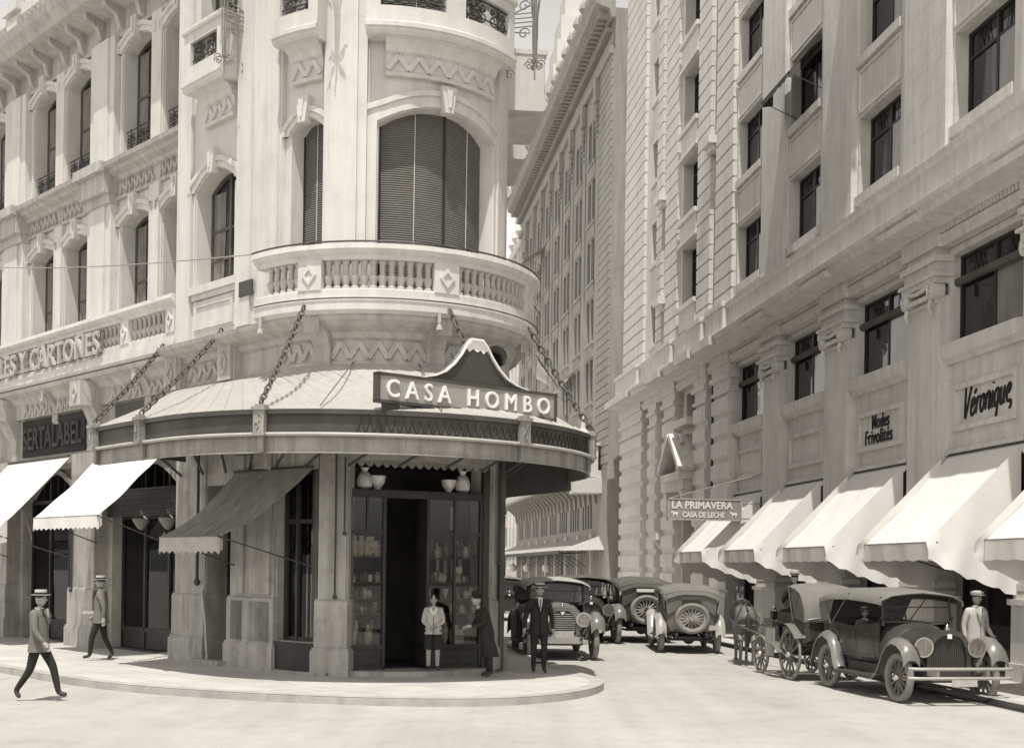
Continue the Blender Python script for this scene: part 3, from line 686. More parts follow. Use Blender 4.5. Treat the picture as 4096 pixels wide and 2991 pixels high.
# goods --------------------------------------------------------------------
def lathe_item(kind, h, w):
    P = dict(vase=[(.25, 0), (.5, .12), (.55, .4), (.4, .7), (.2, .82), (.2, .9), (.32, 1)], jar=[(.4, 0), (.5, .1), (.5, .7), (.3, .8), (.34, .85), (.34, .95), (.1, 1)], bowl=[(.2, 0), (.2, .12), (.42, .5), (.5, 1), (.46, 1)],
             bottle=[(.3, 0), (.32, .5), (.12, .68), (.1, .95), (.14, 1)], urn=[(.3, 0), (.5, .3), (.52, .65), (.36, .82), (.3, .86), (.36, 1)])[kind]
    m = MB(); m.lathe((0, 0, 0), [(r*w, z*h) for r, z in P], 10); return m
IT = {}
def item(kind, u, d, z, h, w, mt, label, cat, group=None, T=CH):
    kx = (kind, round(h, 2), round(w, 2), mt)
    if kx not in IT: IT[kx] = data(lathe_item(kind, h, w), M[mt], 40)
    o = obj({'jar': 'jar', 'urn': 'urn'}.get(kind, kind), IT[kx], None, None, loc=T(u, d, z), rz=rng.random()*6)
    return tag(o, label, cat, group)
for u, h, w, k, lb in ((.4, .42, .3, 'vase', 'tall flowered vase on the ledge above the left showcase'), (.66, .27, .34, 'bowl', 'round patterned bowl beside the tall vase above the left showcase'),
                       (2.15, .25, .32, 'bowl', 'dark round bowl on the ledge above the right showcase'), (2.45, .44, .3, 'vase', 'tall pale vase at the right end of the ledge above the door')):
    item(k, u, -.2, 3.58, h, w, 'ceram', lb, k)
names = {.57: 'bottom', 1.18: 'second', 1.47: 'middle', 1.78: 'fourth', 2.28: 'top'}
for (a, b), sd in ((LS, 'left'), (RS, 'right')):
    for z in SHELF:
        n = 8 if sd == 'left' else 12
        for i in range(n):
            u = a+.1+(b-a-.2)*i/(n-1)+rng.uniform(-.02, .02); k = rng.choice(['vase', 'jar', 'bottle', 'bowl', 'urn']); top = {.57: .5, 2.28: .42}.get(z, .24)
            if sd == 'right' and 2.15 < u < 2.3: u += .12
            h = top*rng.uniform(.5, .97); mt = rng.choice(['ceram', 'ceramd', 'ceramd', 'card' if z == 1.47 and i == 1 else 'ceram'])
            item(k, u, -.2+rng.uniform(-.1, .05), z, round(h, 2), round(min(.16, h*.6), 2), mt, 'small ware on the %s shelf of the %s showcase' % (names[z], sd), 'ware', 'small wares on the %s shelf of the %s showcase' % (names[z], sd))
# hanging pale sashes and price cards
def card(u, d, z, w, h, T, label, cat='price card', mt='card', name='price_card'):
    q = MB(); q.box(u-w/2, u+w/2, d-.006, d+.006, z, z+h, T); return single(name, q, M[mt], label, cat, base=T(u, d, z))
card(2.32, -.03, 1.98, .15, .12, CH, 'white price card hung in the right showcase'); card(.5, -.08, 1.8, .07, .13, CH, 'white card standing on the fourth shelf of the left showcase')
card(2.28, -.3, 2.85, .1, .45, CH, 'pale hanging scroll at the top of the right showcase', 'scroll', 'lightc', 'hanging_scroll')
for i in range(4): card(2.0+.16*i, -.35, 1.85, .07, .4, CH, ('first', 'second', 'third', 'fourth')[i]+' pale necktie from the left hanging in the right showcase', 'necktie', 'lightc', 'necktie')
# goods in the left windows
for i in range(8): card(-5.5+.3*i, DM-.5, 2.0, .13, .75, TC, 'hanging striped cloth in the window between the white awning and the dark awning', 'cloth', 'curtain_or_reflection', 'hanging_cloth').__setitem__('group', 'hanging cloths in the left shop window')
card(-4.9, DM-.3, 2.15, .28, .24, TC, 'price card in front of the hanging cloths', mt='lightc'); card(-3.1, DM-.3, .6, .3, .5, TC, 'white placard low in the left shop window', 'placard', name='placard')
for i in range(14):
    u = -5.7+.24*i; item(rng.choice(['bowl', 'urn', 'jar']), u, DM-.75, .85, rng.choice([.18, .26, .34]), .16, rng.choice(['ceram', 'ceramd']), 'pot on the counter in the left shop window', 'pot', 'pots on the counter of the left shop window', TC)
    if i % 2: item(rng.choice(['bowl', 'urn']), u, DM-2.15, 1.63, .25, .17, 'ceramd', 'pot on the back shelf of the left shop', 'pot', 'pots on the back shelf of the left shop', TC)
item('urn', -5.2, DM-.95, .03, .75, .5, 'ceram', 'big pale basket standing on the floor of the left shop window', 'basket', None, TC)
for i in range(7): item(rng.choice(['bowl', 'urn', 'jar']), -11+.45*i, DM-.7, .85, rng.choice([.2, .3]), .2, 'ceram', 'ware on the counter of the farther arched shop window', 'ware', 'wares in the farther arched shop window', TC)
# hanging lamps in the left shop
for i, (u, lb) in enumerate(((-3.6, 'shaded shop lamp hanging near the pier left of the side door'), (-4.9, 'shaded shop lamp hanging farther left under the white awning'))):
    x, y, z = TC(u, DM-.1, 0); r = thing('hanging_lamp', lb, 'lamp', (x, y, 3.0)); q = MB(); q.lathe((0, 0, -.12), [(.04, 0), (.1, .05), (.2, .2), (.22, .26), (.06, .42), (.03, .5)], 12); obj('lamp_shade', q, M['shade'], r, 40)
    q = MB(); q.tube([(0, 0, .3), (0, 0, 1.4)], .012, 5); obj('rod', q, M['iron'], r)
# rolled slat shutter over the left shop
m = MB()
for i in range(12): m.slab(TC, -6.2, -2.25, DM+.11+.008*(i % 2), DM+.15+.008*(i % 2), 3.2+.055*i, 3.245+.055*i)
single('slatted_shutter', m, M['wood'], 'half lowered slatted roll shutter over the left shop window', 'shutter', base=TC(-4.2, DM+.13, 3.2))
# door flank curtain pole, pipes
for (u, d, z0, z1, r, lb) in ((-1.02, .12, 1.7, 4.5, .035, 'thin dark downpipe on the pier left of the side door'), (3.45, .1, 1.5, 4.2, .022, 'thin dark pipe ending in a box on the pier left of the corner shop'), (3.62, .1, 2.7, 4.15, .02, 'short dark rod beside the left edge of the corner shop front'), (7.1, .1, 2.2, 4.1, .02, 'thin dark rod on the pier right of the corner shop'), (-7.4, .06, 1.4, 3.6, .03, 'slim downpipe on the sunlit pier')):
    m = MB(); m.tube([TC(u, d, z0), TC(u, d, z1)], r, 6); m.ball(TC(u, d, z0), r*2.2, 6, 4); single('pipe', m, M['iron'], lb, 'pipe', base=TC(u, d, z0))
m = MB(); m.tube([TC(-.8, .1, 1.55), TC(-.72, .16, 1.45), TC(-.66, .12, .9), TC(-.62, .08, .05)], .03, 6); single('door_handrail', m, M['sheet'], 'bent pale handrail at the left jamb of the side door', 'handrail', smooth=40, base=TC(-.7, .1, 0))

# ------------------------------------------------------------------ corner canopy
CC = (-3.0, 25.6); CR = 4.6
def arcpt(ph, r): return (CC[0]-r*sin(radians(ph)), CC[1]-r*cos(radians(ph)))
OUT = [(-8.15, 24.4), (-7.75, 23.95), (-7.35, 23.48)]+[arcpt(a, CR) for a in range(48, -113, -4)]
def offs(line, q):
    R = []
    for i, p in enumerate(line):
        a, b = Vector(line[max(i-1, 0)]), Vector(line[min(i+1, len(line)-1)]); t = (b-a).normalized(); R.append((p[0]+t.y*q, p[1]-t.x*q))
    return R
NO = len(OUT)
INN = [TC(-1.9+(TC.u(-112)+1.9)*i/(NO-1), .04, 0)[:2] for i in range(NO)]
KP = thing('entrance_canopy', 'curved sheet metal canopy hung on chains around the corner shop', 'canopy', (-3, 21.2, 4), world=True)
m = MB(); rows = []
for t in (0, .5, 1): rows.append([(o[0]+(i[0]-o[0])*t, o[1]+(i[1]-o[1])*t, 4.7+1.2*t-.05*sin(pi*t)) for o, i in zip(OUT, INN)])
m.shell(rows, .03); obj('roof', m, M['sheet'], KP)
m = MB()
def lerp_line(L, t):
    x = t*(len(L)-1); i = min(int(x), len(L)-2); f = x-i; return (L[i][0]+(L[i+1][0]-L[i][0])*f, L[i][1]+(L[i+1][1]-L[i][1])*f)
for k in range(36):
    t = k/35; o, i = lerp_line(OUT, t), lerp_line(INN, t)
    m.tube([(o[0]+(i[0]-o[0])*s_, o[1]+(i[1]-o[1])*s_, 4.72+1.2*s_-.05*sin(pi*s_)) for s_ in (0, .5, 1)], .022, 4)
obj('standing_seams', m, M['sheet'], KP)
def strip(line, q0, q1, z0, z1, mb):
    A, B = offs(line, q0), offs(line, q1); mb.grid([[(p[0], p[1], z0) for p in A], [(p[0], p[1], z0) for p in B], [(p[0], p[1], z1) for p in B], [(p[0], p[1], z1) for p in A], [(p[0], p[1], z0) for p in A]])
m = MB(); strip(OUT, -.06, -.02, 4.32, 4.7, m); strip(OUT, -.03, .04, 4.64, 4.72, m); strip(OUT, -.04, .03, 4.28, 4.33, m)
for k in range(34, 92):       # zigzag cast ornament
    t0, t1, t2 = [.02+.96*x/92 for x in (k, k+.5, k+1)]; F = offs(OUT, -.005)
    for a, b, za, zb in ((t0, t1, 4.36, 4.58), (t1, t2, 4.58, 4.36)):
        p, q = lerp_line(F, a), lerp_line(F, b); m.tube([(p[0], p[1], za), (q[0], q[1], zb)], .013, 4)
E0, I0 = OUT[0], TC(-.6, 0, 0)
m.mesh([(OUT[0][0], OUT[0][1], z) for z in (4.28, 4.7)]+[(TC(-1.6, .1, 0)[0], TC(-1.6, .1, 0)[1], z) for z in (5.3, 4.28)], [(0, 1, 2, 3)])
obj('girder', m, M['girder'], KP)
m = MB(); q = offs(OUT, .03); m.tube([(p[0], p[1], 4.3) for p in q], .035, 6); obj('edge_pipe', m, M['sheet'], KP, 40)
m = MB(); strip(OUT, -.07, -.05, 4.0, 4.28, m); strip(OUT, -.08, -.03, 3.985, 4.01, m); obj('fascia', m, M['fascia'], KP)
# soffit ribs and end board
m = MB()
for k in range(0, 36, 3):
    t = k/35; o, i = lerp_line(OUT, t), lerp_line(INN, t); m.tube([(o[0], o[1], 4.32), (o[0]*.35+i[0]*.65, o[1]*.35+i[1]*.65, 4.42), (i[0], i[1], 4.0)], .03, 5)
obj('ribs', m, M['girder'], KP)
m = MB(); e, i = OUT[-1], INN[-1]; m.mesh([(e[0], e[1], 3.8), (i[0], i[1], 3.6), (i[0], i[1], 5.6), (e[0], e[1], 4.6)], [(0, 1, 2, 3)]); obj('end_board', m, M['dark'], KP)
m = MB()
CHN = []
for t, top in ((.0, TC(-2.65, .2, 6.85)), (.06, TC(-.1, .14, 6.8)), (.255, None), (.60, None), (.80, None)):
    F = offs(OUT, .05); p = lerp_line(F, t); CHN.append((t, p))
    a, b = Vector(lerp_line(F, max(0, t-.02))+(0,)), Vector(lerp_line(F, min(1, t+.02))+(0,)); a = (b-a).normalized()
    Tb = Plane(p, degrees(atan2(a.y, a.x)))
    m.cut(); m.box(-.1, .1, -.06, .07, 4.3, 4.72, Tb); m.box(-.13, .13, -.08, .1, 4.7, 4.76, Tb); m.box(-.08, .08, -.06, .06, 4.76, 4.8, Tb); m.box(-.12, .12, -.08, .09, 4.27, 4.31, Tb)
    for sg in (1, -1): m.tube([Tb(x, .08, z) for x, z in [(sg*(.03+.035*cos(q_)), 4.51+sg*.07+.06*sin(q_)) for q_ in [pi*.0+j*.7 for j in range(8)]]], .012, 4)
    m.box(-.05, .05, -.09, -.02, 4.0, 4.3, Tb)
each('hanger_box', m, 'fascia', KP)
def chain_mb(a, b, sag=.05, link=.19, r=.021):
    a, b = Vector(a), Vector(b); L = (b-a).length; n = int(L/(link*.72)); q = MB(); t = (b-a).normalized(); s1 = t.cross(Vector((0, 0, 1))).normalized(); s2 = t.cross(s1)
    for i in range(n):
        f = (i+.5)/n; c = a+(b-a)*f-Vector((0, 0, 1))*sag*4*f*(1-f); w = s1 if i % 2 else s2
        q.tube([c+t*(link*.5*cos(x))+w*(link*.27*sin(x)) for x in [2*pi*k/8 for k in range(8)]], r, 4, closed=True)
    return q
tops = [TC(-2.62, .14, 6.92), TC(-.12, .12, 6.95), TC(uu(23), .68, 6.9), TC(uu(-27.5), .68, 6.9), TC(uu(-70), .68, 6.9)]
for (t, p), tp in zip(CHN, tops):
    zc = 4.82
    if t == .60: p = (p[0]*.72+TC(uu(-27.5), 0, 0)[0]*.28, p[1]*.72+TC(uu(-27.5), 0, 0)[1]*.28); zc = 5.0
    obj('chain', chain_mb((p[0], p[1], zc), tp), M['rust'], KP)
for t, tp in ((.33, (uu(8), .05)), (.48, (uu(-20), .05)), (.66, (uu(-50), .05)), (.72, (uu(-58), .05))):   # lighter stays
    p = lerp_line(OUT, t); a = TC(tp[0], tp[1], 5.9); q = MB(); q.tube([(p[0], p[1], 4.78), (a[0], a[1], 5.95)], .012, 4); obj('stay', q, M['rust'], KP)

# ------------------------------------------------------------------ corner shop sign
def ray(px, py, Y):
    a = (px-2048)/5000; b = (2270-py)/5000; ca, sa = cos(radians(.8)), sin(radians(.8)); return ((a*ca-b*sa)*Y, Y, CAMH+(a*sa+b*ca)*Y)
sa_, sb_ = ray(1508, 1575, 20.95), ray(2213, 1634, 23.35); SW = sqrt((sb_[0]-sa_[0])**2+(sb_[1]-sa_[1])**2)
TS = Plane(sa_[:2], degrees(atan2(sb_[1]-sa_[1], sb_[0]-sa_[0]))); zb = 4.86; zt_ = 5.33
SG = thing('shop_sign', 'long grey board reading CASA HOMBO under a dark pagoda gable on the corner canopy', 'sign', TS(SW/2, 0, zb), world=True)
m = MB(); m.box(0, SW, -.06, .05, zb, zt_, TS); obj('board', m, M['grey'], SG)
m = MB()
for z in (zb-.02, zt_-.03): m.box(-.03, SW+.03, -.08, .07, z, z+.05, TS)
for u in (-.03, SW-.02): m.box(u, u+.05, -.08, .07, zb, zt_, TS)
obj('frame', m, M['girder'], SG)
lm = text_mb('CASA HOMBO', .42, .04, TS, .13, zb+.09, .07, bold=-.004, sx=1.0, spacing=1.62, bevel=.009)
xs = [ (v[0]-TS.P[0])*TS.X[0]+(v[1]-TS.P[1])*TS.X[1] for v in lm.v ]; x0, x1 = min(xs), max(xs); k = (SW-.3)/(x1-x0)
lm.move(lambda x, y, z: TS(.15+(((x-TS.P[0])*TS.X[0]+(y-TS.P[1])*TS.X[1])-x0)*k, (x-TS.P[0])*TS.n[0]+(y-TS.P[1])*TS.n[1], z))
obj('lettering', lm, M['white'], SG)
m = MB()
for u in (.12, SW*.57, SW*.93): m.cut(); m.box(u, u+.32, -.05, .03, 4.68, zb, TS)
each('support', m, 'dark', SG)
c = SW*.53; hw = SW*.315; zp = zt_+.02; hp = .80
prof = [(1, 0), (.78, .07), (.58, .2), (.42, .4), (.29, .63), (.2, .84), (.1, 1), (-.1, 1)]; L_ = [(c-hw*x, zp+hp*y) for x, y in prof[:7]]; R_ = [(c+hw*x, zp+hp*y) for x, y in prof[:7]]
m = MB(); m.poly(TS, L_+R_[::-1], -.04, .02); obj('pagoda_gable', m, M['dark'], SG)
m = MB(); inner = [(c-hw*x*.94, zp+hp*y*.955-.005) for x, y in prof[:7]]+[(c+hw*x*.94, zp+hp*y*.955-.005) for x, y in prof[:7]][::-1]
m.ribbon(TS, inner, L_+R_[::-1], -.05, .07); obj('gable_rim', m, M['white'], SG)
m = MB(); w = .2
m.poly(TS, [(c-hw*.26, zp+hp*.70), (c-hw*.19, zp+hp*.845), (c-hw*.1, zp+hp*.96), (c+hw*.1, zp+hp*.96), (c+hw*.19, zp+hp*.845), (c+hw*.26, zp+hp*.70), (c+hw*.18, zp+hp*.76), (c+hw*.13, zp+hp*.68), (c+hw*.07, zp+hp*.76), (c+hw*.01, zp+hp*.7), (c-hw*.06, zp+hp*.77), (c-hw*.13, zp+hp*.69), (c-hw*.18, zp+hp*.77)], .015, .03)
obj('white_cap', m, M['white'], SG)
# black round flue mouth behind the gable
x, y, z = ray(1985, 1425, 23.4); m = MB(); d_ = Vector((.25, -1, .15)).normalized(); p = Vector((x, y, z))
m.tube([p-d_*.6, p], .21, 18, cap=False); m.tube([p-d_*.6, p], .19, 18, cap=False); r = thing('flue_pipe', 'round dark flue mouth sticking out under the tower balcony', 'pipe', (x, y, z)); m.move(lambda a, b, c_: (a-x, b-y, c_-z)); obj('pipe', m, M['fascia'], r, 40)
m = MB(); m.tube([d_*-.36, d_*-.35], .192, 18); obj('mouth', m, M['doordark'], r)
# little bells / insulators under the balcony lip
for i, (u, lb) in enumerate(((uu(44), 'small white insulator hanging under the left end of the tower balcony'), (uu(-24), 'small white insulator hanging under the middle of the tower balcony'))):
    x, y, z = TC(u, .66, 6.8); m = MB(); m.box(x-.03, x+.03, y-.03, y+.03, 6.62, 6.8); m.lathe((x, y, 6.5), [(.065, 0), (.05, .06), (.02, .13)], 8); single('insulator', m, M['lightc'], lb, 'insulator', base=(x, y, 6.45))

# ------------------------------------------------------------------ writing on the left wing
t1 = text_mb('PAPELES Y CARTONES', .78, .06, I3, 0, 0, 0, bold=.012, sx=.8, spacing=1.05); xs = [v[0] for v in t1.v]; x0, x1 = min(xs), max(xs); k = 7.9/(x1-x0)
t1.move(lambda x, y, z: TC(-13.6+(x-x0)*k, .2+y, 7.1+z)); single('roof_lettering', t1, M['lightc'], 'raised letters reading PAPELES Y CARTONES along the left balcony', 'lettering', base=TC(-9.6, .2, 7.1))
m = MB(); m.tube([TC(-13.8, .16, 7.1), TC(-5.6, .16, 7.1)], .02, 4); m.tube([TC(-13.8, .16, 7.62), TC(-5.6, .16, 7.62)], .02, 4); single('letter_rail', m, M['girder'], 'thin dark rails carrying the PAPELES Y CARTONES letters', 'rail', base=TC(-9.6, .16, 7.1))
SB = thing('fascia_sign', 'dark shaded fascia board with dull block letters below the left balcony', 'sign', TC(-9.7, .0, 4.8), world=True)
m = MB(); m.slab(TC, -11.65, -7.7, DM+.02, DM+.07, 4.95, 5.95); obj('board', m, M['dull'], SB)
t2 = text_mb('SERTALABEL', .82, .05, I3, 0, 0, 0, bold=.015, sx=.8); xs = [v[0] for v in t2.v]; x0, x1 = min(xs), max(xs); k = 3.7/(x1-x0); t2.move(lambda x, y, z: TC(-11.5+(x-x0)*k, DM+.1+y, 5.15+z)); obj('lettering', t2, M['dull2'], SB)  # board and letter colours darkened to carry the shade under the balcony
m = MB(); m.slab(TC, -6.0, -2.3, DM+.02, DM+.07, 4.95, 5.95); single('dark_fascia_panel', m, M['dark'], 'plain dark fascia panel behind the left end of the canopy', 'panel', base=TC(-4.2, DM+.17, 4.95))

# ------------------------------------------------------------------ awnings of the corner building
def awning(T, u0, u1, d0, dd, zt, zb, mt, label, drop=.25, group=None, sag=.05, arms=1, scal=0, u0b=None, u1b=None, side=0, d1=None):
    u0b = u0 if u0b is None else u0b; u1b = u1 if u1b is None else u1b
    r = thing('awning', label, 'awning', T((u0+u1)/2, d0, zt), group=group, world=True); m = MB(); rows = []; nu = 15; ph = u0*2.7
    for i in range(13):
        t = i/12; row = []
        for j in range(nu):
            f = j/(nu-1); a = u0+(u1-u0)*f; b = u0b+(u1b-u0b)*f; wob = (.012*sin(j*2.1+i*.7)+.022*sin(u0*7+j*1.1)*sin(i*.9+u0*3))
            p, q = Vector(T(a, d0, zt)), Vector(T(b, d0+dd, zb)); v = p.lerp(q, t); v.z += -sag*sin(pi*t)+wob*sin(pi*t); row.append(tuple(v))
        rows.append(row)
    m.shell(rows, .008); obj('canvas', m, M[mt], r, 60); m = MB(); rows = []; n = 48
    for j in range(n+1):
        f = j/n; b = u0b+(u1b-u0b)*f; dr = drop+(-.06*abs(sin(pi*f*scal)) if scal else .012*sin(f*37))
        wv = .012*sin(f*17+u0)+.006*sin(f*41+1); rows.append([T(b, d0+dd+.01, zb+.01), T(b, d0+dd+.01+wv*.6, zb-dr*.5), T(b, d0+dd+.01+wv, zb-dr)])
    m.shell(rows, .006)
    for b, sg in ((u0b, 1), (u1b, -1)):
        sd_ = .1 if scal else .35; rows = [[T(b+sg*.008*sin(k*5), d0+dd-sd_*k/4, zb+(zt-zb)*(sd_*k/4)/dd), T(b+sg*.02*sin(k*3+1), d0+dd-sd_*k/4, zb-drop*(1-.08*k))] for k in range(5)]; m.shell(rows, .006)
    obj('valance', m, M[mt if mt != 'canvasd' else 'lightc'], r, 60); m = MB(); m.tube([T(u0b-.05, d0+dd, zb), T(u1b+.05, d0+dd, zb)], .02, 5); obj('front_bar', m, M['iron'], r); m = MB()
    if arms:
        for a, b in ((u0, u0b), (u1, u1b)): m.cut(); m.tube([T(b, d0+dd, zb), T(a, d0-.02, max(zb-.55, .9))], .014, 5)
    each('arm', m, 'iron', r); m = MB(); m.tube([T(u0, d0+.02, zt+.02), T(u1, d0+.02, zt+.02)], .03, 6); obj('wall_rail', m, M['iron'], r); m = MB()
    for k in range(1, 4):
        f = k/4; a = u0+(u1-u0)*f; b = u0b+(u1b-u0b)*f; p, q = Vector(T(a, d0, zt)), Vector(T(b, d0+dd, zb)); m.cut()
        m.tube([p.lerp(q, i/8)+Vector((0, 0, .006-sag*sin(pi*i/8))) for i in range(9)], .004, 4)
    each('seam', m, mt, r)
    return r
awning(TC, -6.1, -2.75, .0, 1.55, 4.62, 3.1, 'canvas', 'white canvas awning with ruffled valance left of the canopy', .3, scal=14)
awning(TC, -11.6, -7.7, .0, 1.9, 4.75, 2.75, 'canvas', 'white canvas awning at the far left edge of the street front', .28)
awning(TC, -17.0, -13.2, .0, 1.9, 4.75, 2.75, 'canvas', 'white canvas awning beyond the one at the far left', .28)
awning(TC, .4, 2.95, .08, 1.15, 3.95, 2.62, 'canvasd', 'dark canvas awning with pale scalloped valance over the side door', .34, sag=.16, scal=11, u0b=-.55, u1b=1.75)
# overhead wire
m = MB(); a, b = Vector(TC(-15, 2.0, 10.6)), Vector(TC(1.9, .7, 8.05)); m.tube([a.lerp(b, i/20)-Vector((0, 0, .25*sin(pi*i/20))) for i in range(21)], .012, 4)
single('overhead_wire', m, M['fascia'], 'thin wire sagging across the left wing to the tower balcony', 'wire', base=tuple(b))
# wrought-iron lantern brackets by the upper balconies
def lantern(u, d, z, lab, sgn=1):
    r = thing('lantern_bracket', lab, 'lantern', TC(u, 0, z), world=True); m = MB(); ex = Vector(TC(u, 1, 0))-Vector(TC(u, 0, 0)); o = Vector(TC(u, 0, z)); Z = Vector((0, 0, 1)); tx = Z.cross(ex)
    for h in (0, .09, .18, .27): m.tube([o+ex*.05+Z*h, o+ex*d*.9+Z*h], .014, 4)
    for h, s_ in ((.42, 1), (-.14, -1)): m.tube([o+ex*.05+Z*h*.2]+[o+ex*(d*.3)+Z*h*.7]+scroll(o+ex*(d*.62)+Z*h, ex, Z, .13, 1.2, 14, 1), .016, 5)
    m.tube([o+ex*.05+Z*.45, o+ex*.05-Z*1.0], .025, 5); m.tube(scroll(o+ex*.1-Z*.95, ex, Z, .1), .014, 4); m.tube(scroll(o+ex*.1-Z*.75, ex, -Z, .09), .014, 4)
    c = o+ex*d
    for k in range(6):
        a = 2*pi*k/6; q = ex*cos(a)+tx*sin(a)
        m.tube([c-Z*.75+q*.03, c-Z*.2+q*.05, c+Z*.15+q*.05, c+Z*.5+q*.09, c+Z*.9+q*.22, c+Z*1.15+q*.3, c+Z*1.3+q*.27], .014, 4)
        m.tube(scroll(c-Z*.8+q*.12, q, Z, .1), .013, 4)
    m.tube([c-Z*1.1, c+Z*1.0], .018, 5); obj('bracket', m, M['ironl'], r)
    m = MB(); m.lathe(tuple(c+Z*1.2), [(.1, 0), (.22, .2), (.25, .45), (.15, .65), (.03, .75)], 10); obj('glass_globe', m, M['globe'], r, 40)
lantern(.62, .6, 13.0, 'wrought iron lantern bracket between the square stone balcony and the tower')
lantern(uu(14), .9, 14.35, 'wrought iron lantern bracket on the tower pilaster at the top of the view')
lantern(uu(-76), .62, 13.1, 'wrought iron lantern bracket standing out from the right side of the tower against the sky')
# ------------------------------------------------------------------ stone office building on the right
RB = thing('office_building', 'grey sandstone office block with ionic piers and white shop awnings along the right side', 'building', TR(-10, -3, 0), world=True)
def rpart(name, mb, m, smooth=0, label=None): return obj(name, mb, M[m], RB, smooth, label=label)
PIT = 5.43; pk = [5.55, .12, -5.31, -10.74, -16.17]; bc = [-2.85-PIT*k for k in range(4)]+[2.58]     # pier and bay centres (u)
rows = [12.15+3.7*i for i in range(6)]; ZT = 34.5
opW = [dict(u0=c-1.3, u1=c+1.3, z0=z, z1=z+2.1, depth=.42) for c in bc for z in rows]
cb = [dict(u0=-28.1, u1=-25.5, z0=z, z1=z+2.45, depth=.55) for z in (12.9, 16.45, 20.1, 23.8, 27.5)]
cs = [dict(u0=-33.7, u1=-32.3, z0=z, z1=z+1.9, depth=.5) for z in (12.3, 16, 19.7, 23.4, 27)]
slots = [dict(u0=-23.45, u1=-22.95, z0=11.9, z1=ZT-2, depth=.5), dict(u0=-31.05, u1=-30.6, z0=14.2, z1=ZT-2, depth=.5)]
m = MB(); wall(m, TR, -39.2, 8, 11.5, ZT, -.12, opW+cb+cs+slots, .5)
opM_ = [dict(u0=c-1.58, u1=c+1.58, z0=7.3, z1=9.32, depth=.28) for c in bc]; opG = [dict(u0=c-1.72, u1=c+1.72, z0=0, z1=4.82, depth=.5) for c in bc]
opE = [dict(u0=-28.0, u1=-25.7, z0=.1, z1=4.4, depth=.6), dict(u0=-27.7, u1=-26.0, z0=8.25, z1=9.35, depth=.45), dict(u0=-34.15, u1=-33.55, z0=6.9, z1=9.3, depth=.4), dict(u0=-34.1, u1=-33.6, z0=1.2, z1=4.5, depth=.3), dict(u0=-23.4, u1=-22.95, z0=.2, z1=9.5, depth=.4)]
wall(m, TR, -39.2, 8, 0, 11.5, -.28, opM_+opG+opE, .5)
m.face([TR(-39.2, -.12, 11.5), TR(-39.2, -14, 11.5), TR(-39.2, -14, ZT), TR(-39.2, -.12, ZT)]); m.face([TR(-39.2, -.28, 0), TR(-39.2, -14, 0), TR(-39.2, -14, 11.5), TR(-39.2, -.28, 11.5)])
m.face([TR(8, -.28, 0), TR(8, -14, 0), TR(8, -14, ZT), TR(8, -.28, ZT)]); m.face([TR(-39.2, -.12, ZT), TR(8, -.12, ZT), TR(8, -14, ZT), TR(-39.2, -14, ZT)])
rpart('wall', m, 'stone')
# upper piers, sill bands and sunk panels
m = MB()
for p in pk: m.cut(); m.slab(TR, p-1.08, p+1.08, -.13, .06, 11.5, ZT)
for c in bc:
    for z in rows:
        m.cut(); m.slab(TR, c-1.36, c+1.36, -.13, -.02, z-.24, z); a, b = z-.36, z-1.5
        if z > 12.5: m.ribbon(TR, [(c-1.25, b+.06), (c+1.25, b+.06), (c+1.25, a-.06), (c-1.25, a-.06), (c-1.25, b+.06)], [(c-1.32, b), (c+1.32, b), (c+1.32, a), (c-1.32, a), (c-1.32, b)], -.13, -.075)
each('upper_bay_panel', m, 'stone', RB)
# ashlar courses: thin proud bands read as bed joints
m = MB()
for p in pk:
    m.cut()
    for i in range(31): m.slab(TR, p-1.083, p+1.083, -.0, .063, 11.62+.74*i, 12.345+.74*i)
each('ashlar_course', m, 'stone', RB)
# entablature
m = MB(); q = -.28
m.prof(TR, -39.4, 8, [(q, 9.5), (.04, 9.5), (.04, 9.62), (.08, 9.64), (.08, 9.76), (.02, 9.8), (.02, 9.9), (.12, 9.95), (.16, 10.02), (.5, 10.08), (.62, 10.1), (.66, 10.26), (.74, 10.3), (.76, 10.4), (.2, 10.46), (q, 10.46)])
m.prof(TR, -39.4, 8, [(q, 10.46), (.22, 10.46), (.22, 10.62), (.16, 10.66), (.16, 11.4), (.24, 11.46), (.26, 11.58), (q, 11.62)])
for p in pk: m.slab(TR, p-.95, p+.95, 0, .14, 9.52, 9.93); m.slab(TR, p-1.0, p+1.0, .1, .72, 10.03, 10.2)
for a, b in ((-22.8, -20.6), (-25.4, -23.5), (-30.6, -28.2), (-39.3, -34.5)): m.slab(TR, a, b, .1, .34, 10.46, 11.6); m.slab(TR, a-.03, b+.03, .2, .4, 11.5, 11.66); m.slab(TR, a, b, 0, .14, 9.52, 9.93); m.slab(TR, a-.05, b+.05, .6, .86, 10.1, 10.42)
rpart('entablature', m, 'stone')
m = MB()
for i in range(190): u = -20.3+.148*i; m.slab(TR, u, u+.085, .0, .1, 9.8, 9.92)
rpart('dentils', m, 'stone')
